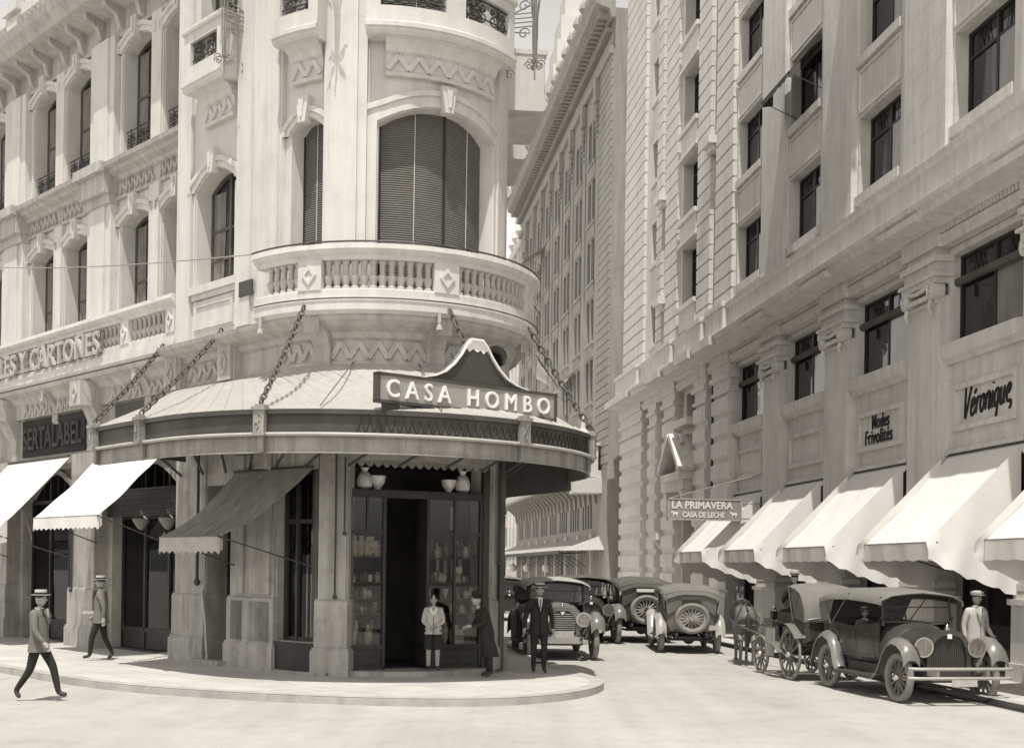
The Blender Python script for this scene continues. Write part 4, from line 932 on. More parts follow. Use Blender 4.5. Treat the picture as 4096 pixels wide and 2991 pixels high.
# ionic piers
def ionic(p):
    m = MB(); w = .8
    for a, z0, z1, dd in ((1.12, 0, .35, .2), (1.04, .35, 1.5, .14), (1.1, 1.5, 1.62, .2), (1.0, 1.62, 1.72, .12), (.98, 1.78, 1.92, .12), (.9, 1.72, 1.78, .06), (.88, 1.92, 2.0, .06)): m.slab(TR, p-a, p+a, -.4, dd, z0, z1)
    m.slab(TR, p-w, p+w, -.4, 0, 2.0, 8.45); m.slab(TR, p-w+.0, p+w, -.02, .05, 8.28, 8.36)
    o = rpart('pier', m, 'stone', label='ionic stone pier'); m = MB()
    m.slab(TR, p-.85, p+.85, -.3, .16, 8.72, 8.86); m.slab(TR, p-.95, p+.95, -.3, .22, 8.86, 8.94); m.slab(TR, p-.86, p+.86, -.3, .1, 8.94, 9.2); m.slab(TR, p-.93, p+.93, -.3, .18, 9.2, 9.34); m.slab(TR, p-.8, p+.8, -.3, .06, 9.34, 9.52)
    m.slab(TR, p-.2, p+.2, .05, .07, 9.0, 9.14)
    for sx in (-1, 1):
        c = p+sx*.68
        m.tube([TR(c, -.1, 8.56), TR(c, .17, 8.56)], .21, 12)
        m.tube([TR(c+.16*(1-.75*t/14)*cos(2*pi*1.6*t/14+pi/2)*sx, .18, 8.56+.16*(1-.75*t/14)*sin(2*pi*1.6*t/14+pi/2)) for t in range(15)], .026, 4); m.ball(TR(c, .19, 8.56), .04, 6, 4)
        m.tube([TR(p+sx*.62, .12, 8.34), TR(p+sx*.6, .16, 8.2), TR(p+sx*.62, .1, 8.02)], [.06, .05, .01], 6)
    m.tube([TR(p+x, .15+.03*cos(x*3), 8.74-.12*cos(x*2.2)) for x in [-.6+.1*i for i in range(13)]], .05, 6)
    for i in range(7): m.ball(TR(p-.36+.12*i, .12, 8.46), (.05, .05, .07), 6, 4)
    obj('capital', m, M['stone'], o, 40, loc=(0, 0, 0))
for p in pk: ionic(p)
# bays: sill, spandrel panel
m = MB()
for c in bc:
    m.cut(); m.prof(TR, c-1.68, c+1.68, [(-.29, 6.85), (-.2, 6.85), (-.16, 6.92), (-.05, 6.98), (-.02, 7.28), (-.29, 7.32)])
    m.ribbon(TR, [(c-1.28, 5.42), (c+1.28, 5.42), (c+1.28, 6.22), (c-1.28, 6.22), (c-1.28, 5.42)], [(c-1.4, 5.3), (c+1.4, 5.3), (c+1.4, 6.34), (c-1.4, 6.34), (c-1.4, 5.3)], -.3, -.2)
    m.ribbon(TR, [(c-1.59, 7.3), (c-1.59, 9.33), (c+1.59, 9.33), (c+1.59, 7.3)], [(c-1.7, 7.3), (c-1.7, 9.48), (c+1.7, 9.48), (c+1.7, 7.3)], -.29, -.22)
    m.slab(TR, c-1.75, c+1.75, -.28, -.17, 4.78, 4.9)
each('bay_moulding', m, 'stone', RB)
# rusticated corner pavilion
def rust(m, u0, u1, d, z0, z1, c, g, p):
    n = int(round((z1-z0)/c)); c = (z1-z0)/n; m.slab(TR, u0+.02, u1-.02, d-.4, d, z0, z1)
    for i in range(n): a, b = z0+c*i, z0+c*(i+1); m.prof(TR, u0, u1, [(d-.35, a+g*.5), (d, a+g*.5), (d+p, a+g), (d+p, b-g), (d, b-g*.5), (d-.35, b-g*.5)])
m = MB()
for a, b in ((-22.75, -20.6), (-25.35, -23.6), (-30.4, -28.3), (-33.1, -31.6), (-39.2, -34.4)):
    m.cut(); rust(m, a, b, -.02, 1.3, 8.5, .8, .16, .11); m.slab(TR, a-.1, b+.1, -.3, .16, 0, 1.1); m.slab(TR, a-.06, b+.06, -.3, .12, 1.1, 1.3)
    m.slab(TR, a-.04, b+.04, -.3, .1, 8.5, 8.62); m.slab(TR, a+.05, b-.05, -.3, .03, 8.62, 9.0); m.slab(TR, a-.1, b+.1, -.3, .16, 9.0, 9.16); m.slab(TR, a-.02, b+.02, -.3, .08, 9.16, 9.52)
each('rusticated_pier', m, 'stoneb', RB)
m = MB()
for a, b in ((-22.75, -20.6), (-25.3, -23.5), (-30.5, -28.4), (-32.1, -31.1), (-38.9, -34.6)): m.cut(); rust(m, a, b, -.04, 11.62, ZT-1.5, .56, .045, .08)
each('rusticated_quoin', m, 'stoneb', RB)
m = MB()
for o in cb: m.cut(); m.slab(TR, o['u0']-.1, o['u1']+.1, -.13, .14, o['z0']-.2, o['z0']-.02); m.slab(TR, o['u0']+.05, o['u1']-.05, -.13, .02, o['z0']-1.0, o['z0']-.19); m.cut(); m.slab(TR, o['u0']-.1, o['u1']+.1, -.13, .1, o['z1']+.02, o['z1']+.16)
for u, z in ((-23.2, 18.3), (-30.85, 13.9), (-30.9, 18.4)): m.cut(); m.slab(TR, u-.5, u+.5, -.13, .35, z-.28, z); m.slab(TR, u-.35, u+.35, -.13, .2, z-.5, z-.28)
for o in cs: m.cut(); m.slab(TR, o['u0']-.06, o['u1']+.06, -.13, .0, o['z0']-.18, o['z0'])
each('ledge', m, 'stoneb', RB)
# portal with broken pediment
m = MB(); u0, u1, uc = -28.25, -25.45, -26.85
m.slab(TR, u0, u1, -.28, .45, 5.3, 5.7); m.slab(TR, u0-.15, u1+.15, -.28, .62, 5.7, 6.0)
for u in (u0+.2, u1-.2): m.slab(TR, u-.16, u+.16, -.28, .3, 4.2, 5.3); m.prof(TR, u-.12, u+.12, [(.28, 4.4), (.34, 4.35), (.4, 4.7), (.5, 5.25), (.28, 5.28)])
for (a, za), (b, zb_) in (((u0-.2, 6.02), (uc-.02, 7.45)), ((u1+.2, 6.02), (uc+.02, 7.45))):
    dx, dz = b-a, zb_-za; l = sqrt(dx*dx+dz*dz); ox, oz = -dz/l*.2, dx/l*.2
    if ox*dx > 0 and False: pass
    s_ = 1 if oz > 0 else -1; m.poly(TR, [(a, za), (b, zb_), (b+ox*s_, zb_+oz*s_), (a+ox*s_, za+oz*s_)], -.28, .72)
m.slab(TR, uc-.3, uc+.3, -.28, .3, 6.0, 7.2); m.slab(TR, uc-1.1, uc+1.1, -.28, .25, 7.9, 8.2)
rpart('portal', m, 'stone')
m = MB()
for sx in (-1, 1): m.cut(); m.tube([TR(uc+sx*(.55+.28*(1-.8*t/16)*cos(2*pi*1.4*t/16)), .34, 7.15+.42*(1-.8*t/16)*sin(2*pi*1.4*t/16)) for t in range(17)], .08, 5)
m.cut(); m.ball(TR(uc, .36, 7.3), (.25, .25, .4), 8, 6); each('portal_scroll', m, 'stone', RB, 40)
m = MB(); m.slab(TR, -31.2, -30.3, -.2, .3, 3.4, 3.7); m.poly(Plane(TR(-30.75, 0, 0)[:2], 7), [(-.3, 3.4), (.0, 3.4), (.1, 2.9)], -.1, .1); rpart('wall_bracket', m, 'stoneb')
# dark backs of openings on the ground floor
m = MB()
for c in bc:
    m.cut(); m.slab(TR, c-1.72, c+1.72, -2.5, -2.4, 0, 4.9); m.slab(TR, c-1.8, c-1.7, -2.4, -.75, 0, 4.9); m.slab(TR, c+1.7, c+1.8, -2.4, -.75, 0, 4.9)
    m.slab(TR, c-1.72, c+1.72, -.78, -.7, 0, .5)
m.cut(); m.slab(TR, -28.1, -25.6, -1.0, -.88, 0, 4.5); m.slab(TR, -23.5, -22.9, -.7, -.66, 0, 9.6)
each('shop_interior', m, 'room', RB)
m = MB()
for c in bc:
    m.cut()
    for u in (-1.66, -.6, .6, 1.66): m.slab(TR, c+u-.05, c+u+.05, -.8, -.68, 0, 4.8)
    m.slab(TR, c-1.7, c+1.7, -.8, -.7, 2.9, 3.0); m.slab(TR, c-.6, c+.6, -.77, -.72, 0, 1.0)
m.cut()
for u in (-27.9, -26.85, -25.8): m.slab(TR, u-.06, u+.06, -.86, -.74, .1, 4.4)
m.slab(TR, -27.9, -25.8, -.86, -.74, 2.9, 3.05)
for o in slots: m.cut(); m.slab(TR, o['u0'], o['u1'], -.6, -.55, o['z0'], o['z1'])
each('shop_frame', m, 'wood', RB)
# windows
def rect_window(w, h, nx=2, tr=.72, bars=0):
    fr = MB(); gl = MB(); fr.ribbon(WT, [(-w/2+.07, .07), (-w/2+.07, h-.07), (w/2-.07, h-.07), (w/2-.07, .07), (-w/2+.07, .07)], [(-w/2, 0), (-w/2, h), (w/2, h), (w/2, 0), (-w/2, 0)], -.04, .05)
    for i in range(1, nx): fr.box(-w/2+w*i/nx-.045, -w/2+w*i/nx+.045, -.055, .03, .07, h-.07)
    fr.box(-w/2+.07, w/2-.07, -.045, .03, h*tr-.03, h*tr+.03)
    for i in range(bars):
        x = -w/2+w*(i+.5)/bars; fr.box(x-.015, x+.015, -.03, .0, .07, h-.07); z = h*(i+.5)/bars; fr.box(-w/2+.07, w/2-.07, -.03, .0, z-.015, z+.015)
    if nx == 2 and not bars:
        for sx in (-1, 1):
            for k in range(3): x = sx*w*.25+(k-1)*.18; fr.tube([(x-.12, -.03, h*tr), (x, -.03, h-.1), (x+.12, -.03, h*tr)], .012, 4)
    gl.box(-w/2+.03, w/2-.03, 0, .01, .03, h-.03); mm = MB()
    if nx == 2 and not bars: mm.box(w*.02, w/2-.08, -.006, 0, .08, h*tr-.02)  # reflection of the houses opposite, painted as a pale right pane
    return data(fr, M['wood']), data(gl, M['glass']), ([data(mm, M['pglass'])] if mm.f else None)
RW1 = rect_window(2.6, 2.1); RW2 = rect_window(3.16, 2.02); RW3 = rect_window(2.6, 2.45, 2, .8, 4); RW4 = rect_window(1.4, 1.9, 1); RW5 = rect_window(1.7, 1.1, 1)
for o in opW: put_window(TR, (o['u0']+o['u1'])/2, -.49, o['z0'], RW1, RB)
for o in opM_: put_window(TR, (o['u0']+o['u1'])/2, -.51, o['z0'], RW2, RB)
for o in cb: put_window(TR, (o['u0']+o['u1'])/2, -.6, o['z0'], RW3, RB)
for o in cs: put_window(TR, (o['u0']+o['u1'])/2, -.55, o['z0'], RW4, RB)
put_window(TR, -26.85, -.68, 8.25, RW5, RB); put_window(TR, -33.85, -.62, 6.9, rect_window(.6, 2.4, 1), RB)
m = MB()
for c in bc: m.cut(); m.tube([TR(c-1.57, -.4, 8.72), TR(c+1.57, -.4, 8.72)], .1, 8)
each('awning_roller', m, 'topd', RB, 40)
m = MB()
for c in bc[1:3]: m.cut(); m.tube([TR(c-1.2, -.4, 17.75), TR(c+1.2, -.4, 17.75)], .08, 8)
each('window_roller', m, 'topd', RB, 40)
# painted shop names
VER = [[(.0, .93), (.06, .9), (.1, .45), (.14, .03), (.19, .05), (.3, .6), (.4, .95), (.44, .9)], [(.42, .22), (.56, .3), (.6, .42), (.53, .5), (.45, .4), (.43, .15), (.5, 0), (.6, .06), (.67, .2)], [(.55, .62), (.64, .74)],
 [(.72, .5), (.71, .0)], [(.72, .25), (.78, .46), (.87, .47)], [(1.0, .5), (.92, .36), (.92, .12), (1.0, 0), (1.08, .12), (1.08, .36), (1.0, .5), (1.12, .42)], [(1.2, .5), (1.19, 0)], [(1.2, .3), (1.28, .5), (1.36, .42), (1.35, .03), (1.42, .05)],
 [(1.5, .5), (1.49, .05), (1.55, .04)], [(1.5, .68), (1.51, .72)], [(1.78, .45), (1.7, .5), (1.62, .36), (1.62, .12), (1.68, 0), (1.78, .15)], [(1.8, .5), (1.78, -.1), (1.76, -.42)], [(1.92, .5), (1.91, .14), (1.96, 0), (2.05, .1), (2.08, .5)], [(2.08, .5), (2.08, .06), (2.13, .04)],
 [(2.2, .22), (2.33, .3), (2.36, .42), (2.3, .5), (2.22, .4), (2.21, .15), (2.28, 0), (2.4, .02), (2.44, -.12), (2.38, -.22)]]
m = MB()
for st in VER:
    L_ = smooth_line(st, 4); m.tube([TR(bc[0]-1.02+(x+y*.14)*.86, -.272, 5.56+y*.74+.06*x) for x, y in L_], [.02]+[.034]*(len(L_)-2)+[.02], 6)
single('shop_name', m, M['black'], 'Veronique in dark brush script on the stone panel nearest the right edge', 'lettering', base=TR(bc[0], -.27, 5.6))
m = text_mb('Modes', .52, .02, TR, bc[1]-.55, 5.86, -.26, bold=.004, sx=.74, spacing=1.08); q = text_mb('Frivolités', .52, .02, TR, bc[1]-.98, 5.48, -.26, bold=.004, sx=.82, spacing=1.08)
MF = thing('shop_name', 'Modes Frivolités in dark letters on two lines on the stone panel', 'lettering', TR(bc[1], -.27, 5.5), world=True); obj('lettering', m, M['black'], MF); obj('lettering', q, M['black'], MF)
# hanging sign
TSg = Plane(TR(-16.9, 3.15, 0)[:2], 7); LP = thing('hanging_sign', 'small hanging sign board reading LA PRIMAVERA CASA DE LECHE over the pavement', 'sign', TSg(1.2, 0, 3.75), world=True)
m = MB(); m.box(0, 2.4, -.05, .05, 3.74, 4.4, TSg); obj('board', m, M['grey'], LP); m = MB()
for z in (3.72, 4.38): m.box(-.03, 2.43, -.07, .07, z, z+.04, TSg)
for u in (-.03, 2.4): m.box(u, u+.04, -.07, .07, 3.72, 4.42, TSg)
obj('frame', m, M['lightc'], LP)
m = text_mb('LA PRIMAVERA', .33, .015, TSg, .1, 4.1, .06, bold=.008, sx=.93); q = text_mb('CASA DE LECHE', .235, .015, TSg, .46, 3.82, .06, bold=.007, sx=.83); m.mesh(q.v, q.f)
for u in (.12, 2.08): m.box(u+.02, u+.2, .05, .065, 3.9, 3.98, TSg); m.box(u+.03, u+.06, .05, .065, 3.83, 3.9, TSg); m.box(u+.15, u+.18, .05, .065, 3.83, 3.9, TSg); m.box(u-.02, u+.04, .05, .065, 3.94, 4.01, TSg)
obj('lettering', m, M['white'], LP); m = MB(); m.tube([TSg(.05, 0, 4.42), TSg(3.2, 0, 5.3)], .015, 4); m.cut(); m.tube([TSg(2.43, 0, 4.3), TSg(3.2, 0, 4.3)], .02, 4); m.cut(); m.tube([TSg(2.43, 0, 3.8), TSg(3.2, 0, 3.8)], .02, 4); each('stay', m, 'fascia', LP)
# white awnings with hanging side curtains
AL = ['white shop awning under the Modes Frivolités panel', 'white shop awning below the blank stone panel two bays left of the Veronique lettering', 'white shop awning beside the hanging sign', 'white shop awning at the right edge of the photo', 'white shop awning under the Veronique lettering']
def side_curtain(T, u, dd, zt, zb, low, sg):
    m = MB(); rows = []
    for i in range(13):
        t = i/12; d = dd*(1-t); zt_i = zb+(zt-zb)*t; zl = zb-.32-low*(t**.8)+.035*sin(i*2.3)
        rows.append([T(u+.05*sin(i*1.3+k)*k/4*sg+sg*.03*k, d, zt_i+(zl-zt_i)*k/4) for k in range(5)])
    m.shell(rows, .006); return m
for k in (0, 1, 2, 3):
    c = bc[k]+.25; r = awning(TR, c-1.72, c+1.72, -.2, 1.95, 4.76, 2.72, 'canvas', [AL[4], AL[0], AL[1], AL[2]][k], .36, 'white awnings on the right side', sag=.06, d1=None)
    for u, sg in ((c+1.72, 1), (c-1.72, -1)): obj('side_curtain', side_curtain(TR, u, 1.95, 4.7, 2.72, .75, sg).move(lambda x, y, z: (x, y, z)), M['canvas'], r, 60)
c = bc[0]+PIT+.25; r = awning(TR, c-1.72, c+1.72, -.2, 1.95, 4.76, 2.72, 'canvas', AL[3], .36, 'white awnings on the right side'); obj('side_curtain', side_curtain(TR, c-1.72, 1.95, 4.7, 2.72, .75, -1), M['canvas'], r, 60)
# dark window awnings upstairs
for (c, z, lb) in ((bc[1], rows[2], 'dark window awning pushed out on the upper floor at the top of the photo'), (bc[2], rows[1], 'dark window awning hanging half folded on the upper floor')):
    awning(TR, c-1.2, c+1.2, -.5, 1.35, z+2.05, z+.75, 'topd', lb, .16, None, sag=-.12)
m = MB(); m.tube([TR(-23.2, -.1, .3), TR(-23.2, -.1, 9.5)], .05, 6); single('downpipe', m, M['dark'], 'dark downpipe in the joint left of the first ionic bays', 'pipe', base=TR(-23.2, -.1, .3))

# ------------------------------------------------------------------ far department building
FB = thing('department_store', 'long grey many-storey store with deep bracketed cornice farther along the right side', 'building', TR(-58, -4, 0), world=True)
def fpart(name, mb, m, smooth=0): return obj(name, mb, M[m], FB, smooth)
fd = .4; fc = [46.3+4.1*i for i in range(8)]; fl = [8.0, 11.3, 14.65, 18.0, 21.35, 24.7]
fo = [dict(u0=-c+sx*.62-.45, u1=-c+sx*.62+.45, z0=z, z1=z+(2.4 if z > 9 else 2.2), depth=.24) for c in fc for z in fl for sx in (-1, 1)]
sl_ = [dict(u0=-42.4, u1=-42.0, z0=z+.4, z1=z+2.0, depth=.3) for z in fl]
lo = [dict(u0=-c+k*.8-.25, u1=-c+k*.8+.25, z0=4.3, z1=5.6, depth=.25) for c in fc for k in (-1.5, -.5, .5, 1.5)]
go = [dict(u0=-c-1.5, u1=-c+1.5, z0=0, z1=3.2, depth=.4) for c in fc]
m = MB(); wall(m, TR, -77.5, -40.7, 0, 31.6, fd, fo+sl_+lo+go, .4); m.face([TR(-40.7, fd, 0), TR(-40.7, -3, 0), TR(-40.7, -3, 31), TR(-40.7, fd, 31)]); m.face([TR(-77.5, fd, 0), TR(-77.5, -14, 0), TR(-77.5, -14, 31.6), TR(-77.5, fd, 31.6)]); m.face([TR(-77.5, fd, 31), TR(-40.7, fd, 31), TR(-40.7, -14, 31), TR(-77.5, -14, 31)])
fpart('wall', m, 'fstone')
m = MB()
for c in fc: m.cut(); m.slab(TR, -c+1.75, -c+2.35, fd-.01, fd+.07, 7.2, 28.2); m.slab(TR, -c+1.7, -c+2.4, fd-.01, fd+.3, 27.4, 28.6); [m.ball(TR(-c+2.05, fd+.16, 27.1-.32*j), .2-.025*j, 7, 5) for j in range(6)]
for c in fc:
    for z in fl: m.cut(); m.slab(TR, -c-1.2, -c+1.2, fd-.01, fd+.12, z-.16, z); m.slab(TR, -c-1.1, -c+1.1, fd-.01, fd+.05, z-.85, z-.155)
m.cut()
for i in range(48): m.slab(TR, -43.9, -40.65, fd-.01, fd+.07, 7.6+.45*i, 7.6+.45*i+.4)
m.cut(); m.slab(TR, -77.6, -40.6, fd, fd+.2, 28.6, 29.0)
each('pilaster', m, 'fstone', FB)
m = MB(); m.prof(TR, -78.4, -40.2, [(fd, 30.3), (fd+.2, 30.3), (fd+.3, 30.7), (fd+1.0, 30.95), (fd+1.05, 31.25), (fd+1.15, 31.4), (fd+1.2, 31.55), (fd, 31.65)])
for i in range(64): u = -77.8+.585*i; m.slab(TR, u, u+.3, fd, fd+.8, 30.4, 30.92)
for i in range(184): u = -77.6+.2*i; m.slab(TR, u, u+.1, fd, fd+.32, 29.8, 30.05)
fpart('cornice', m, 'fstone')
m = MB(); m.slab(TR, -77.5, -40.3, fd+.6, fd+.75, 32.5, 32.65)
for i in range(18):
    u = -77.2+2.08*i; m.slab(TR, u-.25, u+.25, fd+.45, fd+.9, 31.4, 32.75); m.lathe(TR(u, fd+.68, 32.75), [(.16, 0), (.08, .12), (.24, .4), (.2, .6), (.05, .9)], 8)
    for j in range(6): m.tube([TR(u+.5+.22*j, fd+.68, 31.5), TR(u+.5+.22*j, fd+.68, 32.5)], .035, 4)
fpart('roof_balustrade', m, 'fstone')
FW = rect_window(.9, 2.4, 1); FW0 = rect_window(.9, 2.2, 1); FS = rect_window(.5, 1.3, 1, .6)
for o in fo: put_window(TR, (o['u0']+o['u1'])/2, fd-.21, o['z0'], FW if o['z0'] > 9 else FW0, FB)
m = MB()
for o in sl_+lo: m.cut(); m.slab(TR, o['u0'], o['u1'], fd-.27, fd-.24, o['z0'], o['z1'])
for o in go: m.cut(); m.slab(TR, o['u0'], o['u1'], fd-.42, fd-.38, 0, 3.2)
each('dark_opening', m, 'glass', FB); m = MB()
for o in go:
    m.cut()
    for k in range(5): u = o['u0']+.1+.7*k; m.slab(TR, u-.09, u+.09, fd-.4, fd-.05, 0, 3.2)
for c in fc: m.cut(); m.slab(TR, -c+1.8, -c+2.3, fd-.01, fd+.2, 0, 4.0)
each('shop_pier', m, 'stone', FB)
# first-floor gallery with globes and consoles
m = MB(); m.prof(TR, -77.5, -42.2, [(fd, 6.9), (fd+1.3, 7.0), (fd+1.4, 7.1), (fd+1.4, 7.3), (fd, 7.3)]); m.slab(TR, -77.5, -42.2, fd+1.28, fd+1.36, 8.0, 8.12); m.slab(TR, -77.5, -42.2, fd+1.28, fd+1.36, 7.3, 7.42)
for i in range(23): u = -77.3+1.53*i; m.slab(TR, u-.09, u+.09, fd+1.24, fd+1.4, 7.3, 8.15)
m.slab(TR, -43.6, -42.2, fd+.2, fd+1.45, 7.3, 8.6); m.slab(TR, -43.7, -42.1, fd+.1, fd+1.5, 8.6, 8.72); m.lathe(TR(-42.9, fd+.9, 8.72), [(.25, 0), (.12, .12), (.34, .4), (.34, .6), (.15, .8), (.05, 1.5)], 10)
m.slab(TR, -43.8, -42.1, fd, fd+1.45, 6.1, 6.9)
g = fpart('gallery', m, 'pale'); m = MB()
for i in range(23):
    for j in range(7): u = -77.3+1.53*i+.2*(j+.8); m.tube([TR(u, fd+1.32, 7.4), TR(u, fd+1.32, 8.02)], .02, 4)
obj('gallery_grille', m, M['iron'], g, loc=(0, 0, 0)); m = MB()
for i in range(23): u = -77.3+1.53*i; T2 = Plane(TR(u, 0, 0)[:2], 7); m.cut(); m.poly(T2, [(-fd+.02, 5.6), (-fd-.1, 5.6), (-fd-.2, 6.2), (-fd-.6, 6.6), (-fd-1.1, 6.8), (-fd-1.1, 6.98), (-fd+.02, 6.98)], -.16, .16)
each('console', m, 'fstone', FB)
for i in range(10):
    q = TR(-76.5+3.06*i, fd+1.32, 8.15); m = MB(); m.lathe((0, 0, 0), [(.1, 0), (.05, .1), (.1, .2)], 8); m.ball((0, 0, .42), .26, 10, 7)
    o = obj('globe_lamp', m, M['globe'], None, 40, loc=q); tag(o, 'white globe lamp on the far gallery rail', 'lamp', 'globe lamps on the far gallery')
m = MB(); rows_ = [[TR(u, fd+2.1, 3.05), TR(u, fd+1.0, 3.4), TR(u, fd, 3.85)] for u in (-88, -78, -68, -58, -48, -42.8)]; m.shell(rows_, .05); m.mesh([TR(-42.8, fd+2.1, 3.05), TR(-41.2, fd, 3.1), TR(-42.8, fd, 3.85)], [(0, 1, 2)])
r = thing('street_canopy', 'long pale glazed canopy over the pavement in front of the far store', 'canopy', TR(-60, 1, 3), world=True); obj('roof', m, M['sheet'], r); m = MB(); m.slab(TR, -88, -42.8, fd+2.05, fd+2.15, 2.86, 3.06)
for i in range(22): u = -87+1.95*i; m.tube([TR(u, fd+2.1, 2.95), TR(u, fd+.1, 3.0)], .02, 4); m.tube([TR(u, fd+1.6, 2.9), TR(u, fd+.8, 2.7), TR(u, fd+.1, 2.2)], .02, 4)
m.tube(scroll(TR(-42.8, fd+1.7, 1.3), (-.99, -.12, 0), (0, 0, 1), .35), .035, 5); m.tube([TR(-42.8, fd+2.0, 3.0), TR(-42.8, fd+1.9, .6)], .05, 6)
obj('iron_frame', m, M['iron'], r)
for i, u in enumerate((-50, -58.5, -66, -74)):
    q = TR(u, fd+1.7, 2.1); m = MB(); m.ball((0, 0, 0), .27, 10, 7); m.lathe((0, 0, .25), [(.1, 0), (.03, .1), (.02, .6)], 6)
    o = obj('globe_lamp', m, M['globe'], None, 40, loc=q); tag(o, 'white globe lamp hanging under the far street canopy', 'lamp', 'globe lamps under the far canopy')
# small window awnings and flags on the far store
for (u, z, d, lb) in ((-64.7, 23.6, 1.6, 'small scalloped window awning high on the far store'), (-52.5, 12.9, .9, 'small pale window awning low on the far store')): awning(TR, u-1.1, u+1.1, fd+.05, d, z+.9, z, 'lightc', lb, .3, None, scal=7)
for u, z, lb in ((-66, 20.2, 'limp flag on a slanted pole higher on the far store'), (-56.5, 13.5, 'limp flag on a slanted pole lower on the far store')):
    a = Vector(TR(u, fd, z)); b = Vector(TR(u, fd+1.6, z+2.2)); r = thing('flag', lb, 'flag', tuple(a)); m = MB(); m.tube([Vector((0, 0, 0)), b-a], .04, 5); obj('pole', m, M['wood2'], r); m = MB(); t = (b-a)
    m.shell([[tuple(t*(.55+.1*i)+Vector((.05*sin(i*2+k), .05*cos(k*2), -.35*k*(.6+.1*i)))) for k in range(5)] for i in range(5)], .01); obj('cloth', m, M['lightc'], r, 60)
# roof storeys and the tower behind the cornice
def pale_tower(name, label, u, d, w, z0, tiers, capz, wn=0):
    r = thing(name, label, 'tower', TR(u, d, z0), world=True); m = MB(); q = MB()
    for (hw, a, b) in tiers:
        m.box(u-hw, u+hw, d-hw, d+hw, a, b, TR); m.box(u-hw-.25, u+hw+.25, d-hw-.25, d+hw+.25, b-.35, b, TR)
        n = max(2, int(hw*1.2))
        for i in range(n):
            x = u-hw+2*hw*(i+.5)/n; q.cut(); q.box(x-.35, x+.35, d+hw-.1, d+hw+.05, a+(b-a)*.2, a+(b-a)*.75, TR)
            y = d-hw+2*hw*(i+.5)/n; q.cut(); q.box(u+hw-.1, u+hw+.05, y-.35, y+.35, a+(b-a)*.2, a+(b-a)*.75, TR)
    hw, a, b = tiers[-1]; n = 7
    for i in range(n): f = hw*(1-i/n); m.box(u-f, u+f, d-f, d+f, b+capz*i/n, b+capz*(i+1)/n, TR)
    m.lathe(TR(u, d, b+capz), [(.4, 0), (.1, 2), (.05, 4)], 6); obj('masonry', m, M['pale'], r); each('window_opening', q, 'dark', r)
pale_tower('roof_tower', 'pale stepped roof tower rising behind the far cornice', -86, -5.6, 4, 0, [(3.4, 0, 39), (2.7, 39, 43)], 16)
DB = thing('distant_building', 'tall pale building beyond the end of the far store', 'building', TR(-92, -4, 0), world=True); m = MB(); q = MB()
m.box(-106, -90, -14, -2.2, 0, 34, TR); m.box(-105, -92, -13, -2.8, 34, 38, TR); m.box(-106.4, -89.6, -14, -1.9, 33.2, 34, TR); m.box(-105.4, -91.6, -13, -2.5, 37.5, 38, TR)
for i in range(6): u = -90.5-2.8*i; m.lathe(TR(u, -2.2, 34), [(.4, 0), (.2, .4), (.5, 1), (.2, 1.8), (.1, 2.4)], 8); m.slab(TR, u-.3, u+.3, -2.25, -2.0, 2, 33)
for z in [4+3.6*k for k in range(8)]:
    for i in range(6): q.cut(); q.slab(TR, -92.8-2.8*i, -91.6-2.8*i, -2.25, -2.17, z, z+2.2)
obj('wall', m, M['pale'], DB); each('window', q, 'glass', DB)
EB = thing('end_building', 'pale low building with balustrades closing the far end of the street', 'building', (-4, 135, 0), world=True); m = MB(); q = MB()
m.box(-16, 4.5, 135, 145, 0, 22, I3); m.box(-16, 4.6, 134.2, 135, 6.4, 6.8, I3); m.box(-16, 4.6, 134.3, 134.5, 7.6, 7.8, I3); m.box(-16.2, 4.7, 134.0, 135.2, 21.4, 22, I3)
for i in range(60): m.lathe((-15.8+.34*i, 134.4, 6.8), [(.1, 0), (.06, .2), (.1, .5), (.07, .8)], 6)
for i in range(9):
    for z in (1, 7.6, 12.3, 16.8): x = -15+2.2*i; q.cut(); q.box(x, x+1.1, 134.95, 135.05, z, z+2.8, I3); m.box(x-.15, x+1.25, 134.85, 135.02, z+2.85, z+3.05, I3)
obj('wall', m, M['pale'], EB); each('window', q, 'glass', EB)
# ------------------------------------------------------------------ motor cars
def wheel_parts(R, tw=.06, spokes=12, wire=False):
    ty = MB(); ty.tube([(0, (R-tw)*cos(2*pi*i/28), (R-tw)*sin(2*pi*i/28)) for i in range(28)], tw, 8, closed=True)
    rm = MB(); r = R-2*tw
    rm.tube([(0, r*cos(2*pi*i/24), r*sin(2*pi*i/24)) for i in range(24)], .026, 6, closed=True)
    for i in range(spokes):
        a = 2*pi*i/spokes
        if wire:
            for sx in (-1, 1): rm.tube([(sx*.06, .05*cos(a+.3*sx), .05*sin(a+.3*sx)), (0, r*cos(a), r*sin(a))], .008, 4)
        else: rm.tube([(0, .05*cos(a), .05*sin(a)), (0, r*cos(a), r*sin(a))], [.028, .018], 6)
    hb = MB(); hb.tube([(-.09, 0, 0), (.0, 0, 0), (.08, 0, 0), (.1, 0, 0)], [.07, .075, .06, .035], 10)
    return data(ty, M['tyre'], 50), data(rm, M['spoke'] if not wire else M['paint3'], 50), data(hb, M['chrome'], 50)
WH = wheel_parts(.435); WHW = wheel_parts(.435, .064, 16, True)
def put_wheel(root, loc, W_, rz=0, name='wheel'):
    o = obj(name, W_[0], None, root, loc=loc, rz=rz); obj('spoked_rim', W_[1], None, o); obj('hub', W_[2], None, o); return o
def loft(secs, th=0):
    m = MB(); (m.shell(secs, th) if th else m.grid(secs)); return m
